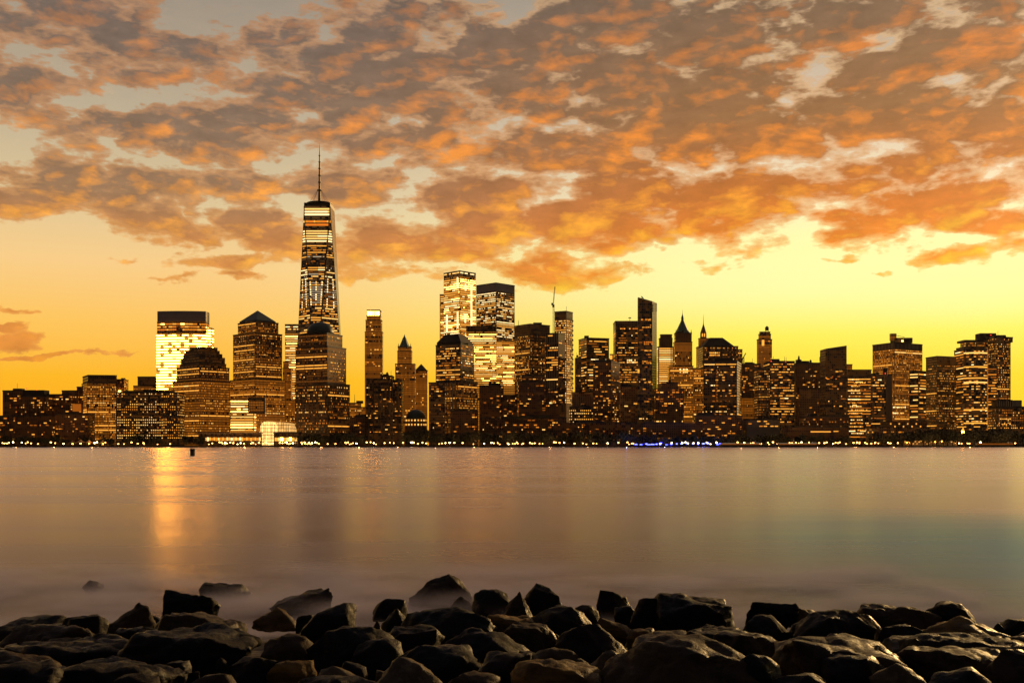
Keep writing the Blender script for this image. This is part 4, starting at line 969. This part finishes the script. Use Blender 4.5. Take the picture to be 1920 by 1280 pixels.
bm = bmesh.new(); lathe(bm, X(1805.7, 1562), 1562, [(2.6, Z(808, 1562)), (.1, Z(800, 1562))], 8); b.mesh('cupola', bm, EM['gold']); b.done()

# ------------------------------------------------------------------ trees on the far promenade
def leaf_crown(seed):
    r = random.Random(seed); bm = bmesh.new()
    blobs = [(Vector((r.uniform(-.55, .55), r.uniform(-.45, .45), r.uniform(.45, .95))), r.uniform(.22, .40)) for _ in range(9)]
    for c, rad in blobs:
        for _ in range(75):
            d = Vector((r.gauss(0, 1), r.gauss(0, 1), r.gauss(0, .8))).normalized() * rad * r.uniform(.5, 1.08)
            p = c + d; s = r.uniform(.05, .10)
            a = Vector((r.gauss(0, 1), r.gauss(0, 1), r.gauss(0, 1))).normalized(); t = a.orthogonal().normalized(); u = a.cross(t)
            bm.faces.new([bm.verts.new(p + t * s), bm.verts.new(p + u * s * .7), bm.verts.new(p - t * s), bm.verts.new(p - u * s * .7)])
    return bm
def trunk_bm(seed):
    r = random.Random(seed); bm = bmesh.new(); lathe(bm, 0, 0, [(.05, 0), (.035, .35), (.025, .7)], 7)
    for k_ in range(4):
        an = r.uniform(0, 6.28); bar(bm, (0, 0, .35 + .06 * k_), (.35 * math.cos(an), .3 * math.sin(an), .65 + .06 * k_), .012, 5)
    return bm
protos = []
for s in range(4):
    t = empty('tree', (0, 0, 0)); tag(t, 'dark leafy tree in the row along the far waterfront promenade', 'tree', 'trees along the far promenade')
    mobj('trunk', trunk_bm(s), M['bark'], t); mobj('crown', leaf_crown(s + 10), M['leaf'], t); protos.append(t)
rt = random.Random(11); used = set()
spans = [(2, 130, 819, 8), (150, 215, 821, 5), (236, 300, 817, 5), (342, 384, 815, 4), (556, 690, 815, 12), (752, 800, 808, 5), (800, 910, 812, 9), (905, 1060, 813, 12), (1060, 1186, 812, 10), (1196, 1320, 817, 9), (1325, 1470, 816, 9),
         (1470, 1600, 817, 8), (1636, 1700, 815, 5), (1696, 1792, 808, 10), (1810, 1920, 808, 12)]
for xa, xb, yt, n in spans:
    for i in range(n):
        px_ = xa + (i + .5 + rt.uniform(-.3, .3)) * (xb - xa) / n; Y = rt.uniform(1528, 1548)
        h = (Z(yt, Y) - GZ) * rt.uniform(.72, 1.08); kx = rt.randrange(4)
        o = protos[kx] if kx not in used else copy_tree(protos[kx]); used.add(kx)
        o.location = (X(px_, Y), Y, GZ); wd = max(h * .75, 9) * rt.uniform(.9, 1.25); o.scale = (wd, wd, h); o.rotation_euler = (0, 0, rt.uniform(0, 6.28))

# ------------------------------------------------------------------ promenade lamps
def lampmat(name, c, s): return emat(name, c, s)
LM = {'warm': lampmat('warm_lamp_globe', (1, .46, .10), 10), 'white': lampmat('white_lamp_globe', (1, .72, .32), 18), 'blue': lampmat('blue_lamp_globe', (.05, .06, 1.0), 26), 'amber': lampmat('amber_lamp_globe', (1, .42, .10), 9)}
def lamp_proto(kind, label, cat, group):
    t = empty('street_lamp', (0, 0, 0)); tag(t, label, cat, group)
    bm = bmesh.new(); lathe(bm, 0, 0, [(.14, 0), (.09, .4), (.07, 4.0)], 6); mobj('pole', bm, M['steel'], t)
    bm = bmesh.new(); bmesh.ops.create_icosphere(bm, subdivisions=2, radius=.95); bmesh.ops.translate(bm, verts=bm.verts, vec=(0, 0, 4.6)); mobj('globe', bm, LM[kind], t)
    return t
LP = {'warm': lamp_proto('warm', 'small warm globe lamp lit along the far waterfront promenade', 'street lamp', 'warm lamps along the far promenade'),
      'white': lamp_proto('white', 'bright whitish lamp glaring along the far waterfront promenade', 'street lamp', 'whitish lamps along the far promenade'),
      'amber': lamp_proto('amber', 'small dim amber lamp between the brighter lamps of the far promenade', 'street lamp', 'dim amber lamps along the far promenade'),
      'blue': lamp_proto('blue', 'bright blue lamp in the blue lit stretch of far waterfront', 'street lamp', 'blue lamps along the waterfront')}
rl = random.Random(5); lamps = []
for px_ in (8, 16, 24, 40, 52, 58, 72, 104, 119, 183, 178, 198, 232, 246, 258, 270, 296, 318, 392, 398, 412, 422, 431, 438, 446, 452, 458, 474, 486, 524, 530, 537, 548, 566, 572, 580, 586, 592, 597, 614, 628, 648, 668, 687, 700, 706, 722, 738, 756, 771, 774, 784, 800, 823, 836, 842, 852, 868, 887, 908, 921, 926, 934, 951, 953, 966, 970, 981, 993, 998, 1002, 1012, 1018, 1038, 1042, 1058, 1078, 1092, 1099, 1112, 1118, 1139, 1160, 1176, 1180, 1187,
            1384, 1396, 1440, 1449, 1458, 1480, 1498, 1502, 1525, 1545, 1550, 1561, 1566, 1586, 1600, 1606, 1611, 1625, 1640, 1648, 1665, 1684, 1798, 1803, 1815, 1818, 1839, 1853, 1866, 1904):
    lamps.append((px_ + rl.uniform(-1, 1), 'white' if px_ in (178, 183, 771, 774, 422, 446, 592, 700, 842, 1139, 1561, 1502, 119, 24) or rl.random() < .12 else 'warm'))
for i, px_ in enumerate((1192.5, 1202, 1212, 1215, 1218, 1222, 1225, 1231, 1238, 1239, 1249, 1250, 1259, 1269, 1278, 1288, 1299, 1309, 1319, 1328, 1345, 1350, 1355, 1360, 1365, 1370)): lamps.append((px_, 'blue'))
for px_ in (1236, 1278, 1284, 1289, 1299, 1324, 1331, 1342, 1308, 1258): lamps.append((px_ + 1.3, 'white'))
for i in range(72):
    px_ = rl.choice([rl.uniform(4, 700), rl.uniform(380, 660), rl.uniform(700, 1190), rl.uniform(1400, 1700)]); lamps.append((px_, rl.choice(['warm', 'amber', 'amber'])))
first = set()
for px_, kd in lamps:
    o = LP[kd] if kd not in first else copy_tree(LP[kd]); first.add(kd)
    Y = rl.uniform(1505, 1516); o.location = (X(px_, Y), Y, GZ); sc_ = rl.uniform(.7, 1.35) * (1.7 if kd == 'blue' else 1); o.scale = (sc_, sc_, rl.uniform(.45, 1.1) if kd != 'blue' else rl.uniform(.3, .8))
# light thrown by the promenade lamps
for xx in range(-13, 14):
    l = bpy.data.lights.new('lamp_light', 'POINT'); l.energy = 9000; l.color = (1, .5, .16) if not 2 < xx < 6 else (.3, .35, 1); l.shadow_soft_size = 1.0
    o = bpy.data.objects.new('lamp_light', l); COL.objects.link(o); o.location = (xx * 54, 1509, GZ + 6)

# ------------------------------------------------------------------ waterfront marquees, ferries, pile
for i, (px_, wpx, hpx, lab) in enumerate(((136, 16, 6, 'small tan marquee tent glowing on the left waterfront'), (151, 22, 10, 'largest peaked tan marquee tent glowing on the left waterfront'), (167, 16, 8, 'tan marquee tent beside the glaring white lamp on left waterfront'), (193, 16, 6, 'low tan marquee tent under trees on left waterfront'))):
    Y = 1519; t = empty('marquee', (X(px_, Y), Y, GZ)); tag(t, lab, 'tent')
    r = wpx / 2 * Y / F; h = (10 + hpx) * Y / F * .62
    bm = bmesh.new(); lathe(bm, 0, 0, [(r, h * .5), (r * .45, h * .66), (.15, h)], 8); mobj('canopy', bm, M['canvas'], t)
    bm = bmesh.new(); lathe(bm, 0, 0, [(.9, h * .30), (.9, h * .38), (.1, h * .42)], 8); mobj('hanging_light', bm, EM['blaze'], t)
    bm = bmesh.new()
    for k_ in range(8): an = k_ * math.pi / 4; bar(bm, (r * .95 * math.cos(an), r * .95 * math.sin(an), 0), (r * .95 * math.cos(an), r * .95 * math.sin(an), h * .52), .09, 5)
    mobj('poles', bm, M['steel'], t)
    l = bpy.data.lights.new('marquee_light', 'POINT'); l.energy = 900; l.color = (1, .6, .2); lo2 = bpy.data.objects.new('marquee_light', l); COL.objects.link(lo2); lo2.parent = t; lo2.location = (0, -1, h * .25)
def ferry(px_, Y, L, label, em):
    t = empty('ferry', (X(px_, Y), Y, 0)); tag(t, label, 'ferry')
    bm = bmesh.new(); pts = [(-L / 2, 3), (-L / 2 + 1, 4), (L / 2 - 8, 4), (L / 2, 0), (L / 2 - 8, -4), (-L / 2 + 1, -4), (-L / 2, -3)]; pts = ccw(pts)
    prism_into(bm, scale_poly(pts, .96), -.3, pts, 2.4); mobj('hull', bm, M['hull'], t)
    bm = bmesh.new(); box(bm, -L / 2 + 4, L / 2 - 12, -3.2, 3.2, 2.4, 5.2); c = mobj('cabin', bm, M['hull'], t)
    bm = bmesh.new(); box(bm, -L / 2 + 3, L / 2 - 11, -3.6, 3.6, 5.2, 5.5); mobj('upper_deck', bm, M['cabin'], t)
    n = int(L / 2.4)
    for i in range(n):
        xa = -L / 2 + 4.6 + i * (L - 17) / n; bm = bmesh.new(); box(bm, xa, xa + (L - 17) / n * .72, -3.35, -3.2, 3.5, 4.6); mobj('window', bm, EM['dim'], c)
    bm = bmesh.new(); box(bm, -L / 2 + 3, L / 2 - 11, -3.72, -3.6, 5.25, 5.5); mobj('deck_light', bm, EM['silver' if em != 'red' else 'dim'], t)
    bm = bmesh.new(); box(bm, L / 2 - 18, L / 2 - 13, -2, 2, 5.5, 7.6); mobj('wheelhouse', bm, M['cabin'], t)
    bm = bmesh.new(); bar(bm, (L / 2 - 16, 0, 7.6), (L / 2 - 16, 0, 10), .12); mobj('mast', bm, M['steel'], t)
ferry(1392, 1488, 70, 'low dark ferry with pale lit deck line right of the blue lamps', 'dim')
ferry(1500, 1490, 70, 'low dark ferry with pale lit deck line before the black terminal', 'dim')
ferry(1870, 1488, 66, 'low dark ferry with orange lit deck line near the right edge', 'red')
Yp = 300; t = empty('channel_pile', (X(361, Yp), Yp, 0)); tag(t, 'lone dark timber pile standing in the river on the left', 'pile')
bm = bmesh.new()
for k_ in range(7):
    an = k_ * math.pi * 2 / 6; rr = .42 if k_ < 6 else 0
    bar(bm, (rr * math.cos(an), rr * math.sin(an), -1.5), (rr * .95 * math.cos(an), rr * .95 * math.sin(an), 1.9 + .12 * math.sin(k_ * 2)), .24, 9)
mobj('timbers', bm, M['pile'], t)
bm = bmesh.new(); lathe(bm, 0, 0, [(.72, 1.45), (.74, 1.48), (.74, 1.62), (.72, 1.65)], 16); mobj('band', bm, M['steel'], t)

# ------------------------------------------------------------------ near shore rocks
def ground(Y):
    if Y >= 20: return max(-1.2, -0.10 * (Y - 20))
    if Y >= 8: return 1.1 * (20 - Y) / 12
    return 1.1
def depth_of(yb):
    lo_, hi_ = 5.0, 60.0
    for _ in range(50):
        mid = (lo_ + hi_) / 2
        yy = HY + (CAMH - max(ground(mid), 0)) / mid * F
        if yy > yb: lo_ = mid
        else: hi_ = mid
    return mid
bm = bmesh.new(); ys = [-8, 0, 4, 8, 11, 14, 17, 20, 24, 30]; nx = 41
gr = []
for y in ys:
    gr.append([bm.verts.new((-20 + i, y, ground(y) - .28 + .2 * mnoise.noise(Vector((i * .7, y * .5, 3))))) for i in range(nx)])
for j in range(len(ys) - 1):
    for i in range(nx - 1): bm.faces.new((gr[j][i], gr[j][i+1], gr[j+1][i+1], gr[j+1][i]))

def rockmat(name, c0, c1, lichen=0.0, lc=(.12, .075, .025)):
    m, n = mat_new(name)
    co = n.node('ShaderNodeTexCoord').outputs['Object']; oi = n.node('ShaderNodeObjectInfo').outputs['Random']
    p = n.vm('ADD', co, n.xyz(n.m('MULTIPLY', oi, 37.0), n.m('MULTIPLY', oi, 11.0), oi))
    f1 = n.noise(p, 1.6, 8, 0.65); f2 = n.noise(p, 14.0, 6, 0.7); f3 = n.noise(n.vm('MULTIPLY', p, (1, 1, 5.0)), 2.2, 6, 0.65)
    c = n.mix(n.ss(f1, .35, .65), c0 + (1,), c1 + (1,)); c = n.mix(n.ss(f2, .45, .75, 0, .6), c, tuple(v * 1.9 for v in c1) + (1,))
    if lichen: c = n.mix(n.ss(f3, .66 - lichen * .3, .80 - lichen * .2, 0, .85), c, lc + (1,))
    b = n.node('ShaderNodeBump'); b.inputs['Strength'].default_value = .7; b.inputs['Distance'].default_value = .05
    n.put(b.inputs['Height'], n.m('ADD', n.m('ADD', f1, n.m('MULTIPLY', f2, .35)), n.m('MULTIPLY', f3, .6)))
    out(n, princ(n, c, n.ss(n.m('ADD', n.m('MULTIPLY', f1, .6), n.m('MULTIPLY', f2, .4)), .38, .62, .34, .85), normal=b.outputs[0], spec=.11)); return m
RM = {'d': rockmat('wet_black_rock', (.008, .007, .007), (.019, .015, .014)), 'b': rockmat('brown_rock', (.020, .014, .010), (.050, .033, .022), .25), 'g': rockmat('lit_tone_speckled_granite', (.045, .034, .024), (.12, .09, .06), .2), 'o': rockmat('lit_tone_lichen_rock', (.035, .022, .012), (.10, .060, .025), .7, (.20, .115, .03))}  # granite and ochre tones lightened to imitate light on the lit rocks
tag(mobj('shore_ground', bm, RM['d']), kind='structure')

def rock(label, x0, x1, yt, yb, kind='block', tilt=0.0, mat='d', seed=0, group=None):
    Y = depth_of(yb); r = random.Random(seed * 77 + int(x0 * 13 + yt))
    if yt > 1128: x0, x1 = x0 - (x1 - x0) * .05, x1 + (x1 - x0) * .05
    W = (x1 - x0) / F * Y; D = W * {'slab': .85, 'block': .75, 'peak': .8, 'round': .85}[kind]
    D = min(D, 2.2); Yc = Y + D * .45
    zt = Z(yt, Yc + D * .12); zb = min(ground(Yc), 0.3) - .5 if Y < 20 else -.5
    zb = min(ground(Yc) - .12, max(0, CAMH - (yb - HY) * Y / F) - .12) if Y < 20 else -.25
    H = max(zt - zb, .22)
    bm = bmesh.new(); P_ = []
    def ring(z0, z1, rad, n, sq, jit=.16):
        off = r.uniform(0, 6.28)
        for i in range(n):
            an = off + i * 2 * math.pi / n + r.uniform(-.25, .25); c, s_ = math.cos(an), math.sin(an)
            k_ = (1 / max(abs(c), abs(s_)) - 1) * sq + 1
            P_.append((c * rad * k_ * r.uniform(1 - jit, 1), s_ * rad * k_ * r.uniform(1 - jit, 1), r.uniform(z0, z1)))
    if kind == 'slab': ring(0, .12, .95, 4, .7); ring(.45, .75, 1.0, 5, .8); ring(.80, 1.0, .84, 5, .7, .3)
    elif kind == 'block': ring(0, .1, .95, 4, .9); ring(.5, .8, 1.0, 4, .9); ring(.76, 1.0, .82, 4, .9, .25)
    elif kind == 'peak': ring(0, .1, 1.0, 5, .3); ring(.3, .55, .92, 5, .3, .2); ring(.70, .9, .50, 4, .2, .3); P_.append((r.uniform(-.15, .15), r.uniform(-.1, .1), 1.0))
    else: ring(0, .1, .95, 5, .2); ring(.3, .6, 1.0, 5, .35, .2); ring(.62, .88, .80, 4, .3, .3); ring(.84, 1.0, .42, 3, .1, .4)
    for p in P_: bm.verts.new(p)
    res = bmesh.ops.convex_hull(bm, input=bm.verts)
    bmesh.ops.delete(bm, geom=[g for g in res['geom_interior'] if isinstance(g, bmesh.types.BMVert)], context='VERTS')
    vs = bm.verts; mx = max(v.co.z for v in vs); mn = min(v.co.z for v in vs)
    xa, xb = min(v.co.x for v in vs), max(v.co.x for v in vs)
    for v in vs:
        xn = (v.co.x - xa) / (xb - xa) * 2 - 1
        zn = (v.co.z - mn) / (mx - mn)
        if tilt: zn *= 1 - abs(tilt) * .5 * (1 - xn * (1 if tilt > 0 else -1))
        v.co.x = xn * W / 2 * 1.04; v.co.y = v.co.y * D / 2; v.co.z = zn
    mz = max(v.co.z for v in vs)
    for v in vs: v.co.z = v.co.z / mz * H
    bmesh.ops.triangulate(bm, faces=bm.faces)
    sz = max(W, H, D)
    tgt = max(.035, sz / 34)
    for _ in range(6):
        es = [e for e in bm.edges if e.calc_length() > tgt * 1.7]
        if not es or len(bm.faces) > 9000: break
        bmesh.ops.subdivide_edges(bm, edges=es, cuts=1, use_grid_fill=False); bmesh.ops.triangulate(bm, faces=[f for f in bm.faces if len(f.verts) > 3])
    bmesh.ops.smooth_vert(bm, verts=bm.verts, factor=.06, use_axis_x=True, use_axis_y=True, use_axis_z=True)
    bm.normal_update()
    so_ = Vector((r.uniform(0, 90), r.uniform(0, 90), r.uniform(0, 90))); amp = .05 * min(sz, 1.4) * (.8 if kind == 'round' else 1)
    st = Vector((r.uniform(-.4, .4), r.uniform(-.3, .3), 1)).normalized()
    mv = []
    for v in bm.verts:
        p = v.co * (2.2 / min(sz, 1.4))
        a = mnoise.fractal(p + so_, 1.0, 2.0, 5, noise_basis='PERLIN_ORIGINAL')
        ly = v.co.dot(st) * 9 / min(sz, 1.4) + 1.5 * a
        lay = abs((ly % 1.0) - .5) * 2
        ri = 1 - abs(mnoise.noise(p * 1.7 + so_))
        cr = mnoise.cell(p * 1.1 + so_ + Vector((a, a, a)) * .35)
        mv.append(v.normal * amp * (a * .75 + .30 * lay - .45 * max(0, ri - .75) * 4 + .30 * cr))
    for v, d in zip(bm.verts, mv): v.co += d
    o = mobj('boulder', bm, RM[mat], None, True)
    o.location = (X((x0 + x1) / 2, Yc), Yc, zb)
    tag(o, label, 'boulder', group or 'boulders along the near shore'); return o
FILL = 'black boulder lost in the dark mass at the bottom of the shore'
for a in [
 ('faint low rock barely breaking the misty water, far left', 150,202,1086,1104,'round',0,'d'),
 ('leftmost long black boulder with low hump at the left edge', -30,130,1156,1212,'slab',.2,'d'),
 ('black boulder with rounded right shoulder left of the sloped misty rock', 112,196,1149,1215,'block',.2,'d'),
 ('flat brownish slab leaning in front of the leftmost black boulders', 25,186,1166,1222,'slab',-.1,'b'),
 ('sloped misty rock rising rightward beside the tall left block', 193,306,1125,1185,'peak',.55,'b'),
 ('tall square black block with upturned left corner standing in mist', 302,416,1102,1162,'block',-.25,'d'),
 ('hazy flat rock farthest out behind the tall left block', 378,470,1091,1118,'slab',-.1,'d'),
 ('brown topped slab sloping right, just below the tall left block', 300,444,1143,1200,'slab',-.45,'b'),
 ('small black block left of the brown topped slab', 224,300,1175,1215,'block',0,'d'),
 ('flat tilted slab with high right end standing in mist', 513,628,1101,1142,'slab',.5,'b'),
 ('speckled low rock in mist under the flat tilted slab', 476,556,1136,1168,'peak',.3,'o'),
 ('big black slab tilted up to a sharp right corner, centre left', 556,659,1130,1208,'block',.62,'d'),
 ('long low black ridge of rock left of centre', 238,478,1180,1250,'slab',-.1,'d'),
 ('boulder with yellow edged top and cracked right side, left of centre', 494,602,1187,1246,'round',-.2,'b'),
 ('yellow lit lichened rock near the bottom, left of centre', 510,588,1235,1285,'slab',0,'o'),
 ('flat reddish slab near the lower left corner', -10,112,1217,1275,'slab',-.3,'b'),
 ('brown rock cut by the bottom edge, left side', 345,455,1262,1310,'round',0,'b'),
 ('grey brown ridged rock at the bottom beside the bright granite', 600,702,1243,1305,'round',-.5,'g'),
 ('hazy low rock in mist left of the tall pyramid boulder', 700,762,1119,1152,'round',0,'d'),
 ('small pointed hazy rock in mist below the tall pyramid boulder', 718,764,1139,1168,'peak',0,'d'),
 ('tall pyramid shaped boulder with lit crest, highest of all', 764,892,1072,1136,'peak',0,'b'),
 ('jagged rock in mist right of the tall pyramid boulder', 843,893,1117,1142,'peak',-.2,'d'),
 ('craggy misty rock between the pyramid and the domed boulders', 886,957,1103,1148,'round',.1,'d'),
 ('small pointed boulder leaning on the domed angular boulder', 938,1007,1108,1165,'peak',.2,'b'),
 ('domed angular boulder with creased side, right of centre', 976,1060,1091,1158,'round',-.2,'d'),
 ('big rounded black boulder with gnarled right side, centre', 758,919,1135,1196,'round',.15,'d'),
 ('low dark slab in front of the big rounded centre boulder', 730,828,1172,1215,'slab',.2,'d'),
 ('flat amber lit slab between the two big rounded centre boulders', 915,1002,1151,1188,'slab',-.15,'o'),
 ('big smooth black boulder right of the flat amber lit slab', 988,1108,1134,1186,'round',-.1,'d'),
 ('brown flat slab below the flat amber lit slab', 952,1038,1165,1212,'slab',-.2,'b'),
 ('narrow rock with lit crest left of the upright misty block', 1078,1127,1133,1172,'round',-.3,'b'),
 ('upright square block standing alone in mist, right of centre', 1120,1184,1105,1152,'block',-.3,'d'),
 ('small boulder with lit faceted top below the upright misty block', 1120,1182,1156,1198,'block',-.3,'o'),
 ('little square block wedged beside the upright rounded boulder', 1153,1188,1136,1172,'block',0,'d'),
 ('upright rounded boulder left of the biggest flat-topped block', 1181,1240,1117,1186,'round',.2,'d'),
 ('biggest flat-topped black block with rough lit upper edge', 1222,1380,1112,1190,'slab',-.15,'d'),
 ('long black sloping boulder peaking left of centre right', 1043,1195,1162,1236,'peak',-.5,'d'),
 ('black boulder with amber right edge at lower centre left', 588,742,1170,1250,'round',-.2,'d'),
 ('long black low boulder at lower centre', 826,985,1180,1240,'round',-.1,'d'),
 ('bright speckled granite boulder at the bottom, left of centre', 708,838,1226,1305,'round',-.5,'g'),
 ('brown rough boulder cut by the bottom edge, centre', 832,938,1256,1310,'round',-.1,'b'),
 ('flat yellow lit slab at bottom centre, brightest top', 962,1130,1231,1300,'slab',0,'o'),
 ('dark rounded boulder behind the flat yellow lit slab', 998,1100,1209,1250,'round',-.1,'b'),
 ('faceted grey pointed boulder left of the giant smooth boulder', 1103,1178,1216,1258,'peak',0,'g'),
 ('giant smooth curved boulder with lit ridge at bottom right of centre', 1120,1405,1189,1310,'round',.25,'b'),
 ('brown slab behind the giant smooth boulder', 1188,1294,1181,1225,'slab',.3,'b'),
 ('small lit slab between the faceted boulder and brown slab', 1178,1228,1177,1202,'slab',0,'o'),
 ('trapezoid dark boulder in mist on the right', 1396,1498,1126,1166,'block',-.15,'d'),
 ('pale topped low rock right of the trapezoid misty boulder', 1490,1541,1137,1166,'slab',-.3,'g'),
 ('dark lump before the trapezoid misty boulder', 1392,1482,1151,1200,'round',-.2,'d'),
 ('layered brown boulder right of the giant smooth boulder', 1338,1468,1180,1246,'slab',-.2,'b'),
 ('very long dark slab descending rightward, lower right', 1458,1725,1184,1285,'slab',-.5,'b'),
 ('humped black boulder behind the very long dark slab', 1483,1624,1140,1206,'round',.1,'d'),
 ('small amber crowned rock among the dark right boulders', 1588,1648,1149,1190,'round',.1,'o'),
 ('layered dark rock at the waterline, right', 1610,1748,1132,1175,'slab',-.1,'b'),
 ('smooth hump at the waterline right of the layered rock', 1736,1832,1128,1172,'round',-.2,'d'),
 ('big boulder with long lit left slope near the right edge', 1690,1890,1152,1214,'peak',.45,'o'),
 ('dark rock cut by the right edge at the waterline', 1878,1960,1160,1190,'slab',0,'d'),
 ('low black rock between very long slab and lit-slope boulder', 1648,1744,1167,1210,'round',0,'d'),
 ('flat reddish slab below the boulder with lit left slope', 1658,1772,1192,1224,'slab',-.2,'b'),
 ('wide slab with streaked lit top at lower right', 1676,1885,1208,1275,'slab',-.15,'b'),
 ('brown boulder cut by the right edge, lower', 1856,1960,1214,1285,'round',0,'b'),
 ('small rough rock at the right edge above the brown boulder', 1900,1950,1183,1212,'round',0,'b'),
 ('black hump against the giant smooth boulder, right side', 1372,1466,1221,1300,'round',-.3,'d'),
 ('craggy grey rock near the bottom under the very long dark slab', 1636,1745,1239,1300,'round',-.3,'g'),
 ('low dark rock cut by the bottom edge, right of the giant boulder', 1436,1584,1256,1310,'round',-.2,'d'),
 ('little peaked rock at the edge of mist left of centre', 698,716,1160,1180,'peak',0,'b'),
 (FILL, 100,335,1232,1300,'slab',-.2,'d'), (FILL, 420,540,1226,1285,'round',0,'d'), (FILL, -20,110,1240,1310,'slab',0,'d'), (FILL, 200,300,1262,1310,'round',0,'d'),
 (FILL, 740,900,1205,1262,'round',0,'d'), (FILL, 900,1000,1222,1275,'slab',0,'d'), (FILL, 1540,1650,1226,1290,'slab',0,'d'), (FILL, 1740,1860,1250,1310,'round',0,'d'), (FILL, 660,760,1196,1255,'round',0,'d'), (FILL, 1480,1560,1158,1200,'round',0,'d'), (FILL, 1280,1400,1172,1222,'slab',0,'d'),
 (FILL, 0,240,1195,1250,'slab',0,'d'), (FILL, 1700,1920,1185,1240,'slab',0,'d'), (FILL, 560,720,1262,1320,'round',0,'d')]:
    rock(*a, group='boulders lost in the dark of the near shore' if a[0] == FILL else None)

rs = random.Random(21)
for i in range(44):
    yb = rs.uniform(1165, 1290); px_ = rs.uniform(10, 1910); wd = rs.uniform(16, 42) * (yb - 900) / 300
    rock('small dark stone wedged between the larger shore boulders', px_, px_ + wd, yb - wd * rs.uniform(.4, .75), yb, rs.choice(['block', 'slab', 'peak']), rs.uniform(-.3, .3), rs.choice(['d', 'd', 'b', 'g']), 100 + i, 'small stones between the boulders')
# ------------------------------------------------------------------ sea mist lying between the rocks
m, n = mat_new('sea_mist')
co = n.node('ShaderNodeTexCoord').outputs['Object']; mx_, my_, mz_ = n.sep(co)
nz = n.noise(n.vm('MULTIPLY', co, (.35, .5, 1.2)), 1.0, 3, .55)
dn = n.m('MULTIPLY', n.ss(nz, .40, .66), n.m('MULTIPLY', n.ss(mz_, .40, .0), n.m('MULTIPLY', n.ss(my_, 14.0, 17.0), n.ss(my_, 27.0, 22.0))))
pv = n.node('ShaderNodeVolumePrincipled'); pv.inputs['Color'].default_value = (.64, .62, .94, 1); n.put(pv.inputs['Density'], n.m('MULTIPLY', dn, 1.35))
o_ = n.node('ShaderNodeOutputMaterial'); n.put(o_.inputs['Volume'], pv.outputs[0])
bm = bmesh.new(); box(bm, -13, 9, 13.5, 27.5, -.05, .52)
tag(mobj('mist', bm, m), kind='stuff')
m.cycles.volume_step_rate = 4

# ------------------------------------------------------------------ thin warm morning haze over the river and the city
m, n = mat_new('morning_haze')
pv = n.node('ShaderNodeVolumePrincipled'); pv.inputs['Color'].default_value = (.92, .84, .74, 1); pv.inputs['Density'].default_value = 0.45e-5; pv.inputs['Anisotropy'].default_value = .5
o_ = n.node('ShaderNodeOutputMaterial'); n.put(o_.inputs['Volume'], pv.outputs[0])
bm = bmesh.new(); box(bm, -4200, 4200, -160, 5200, -4.0, 640)
tag(mobj('haze', bm, m), kind='stuff')
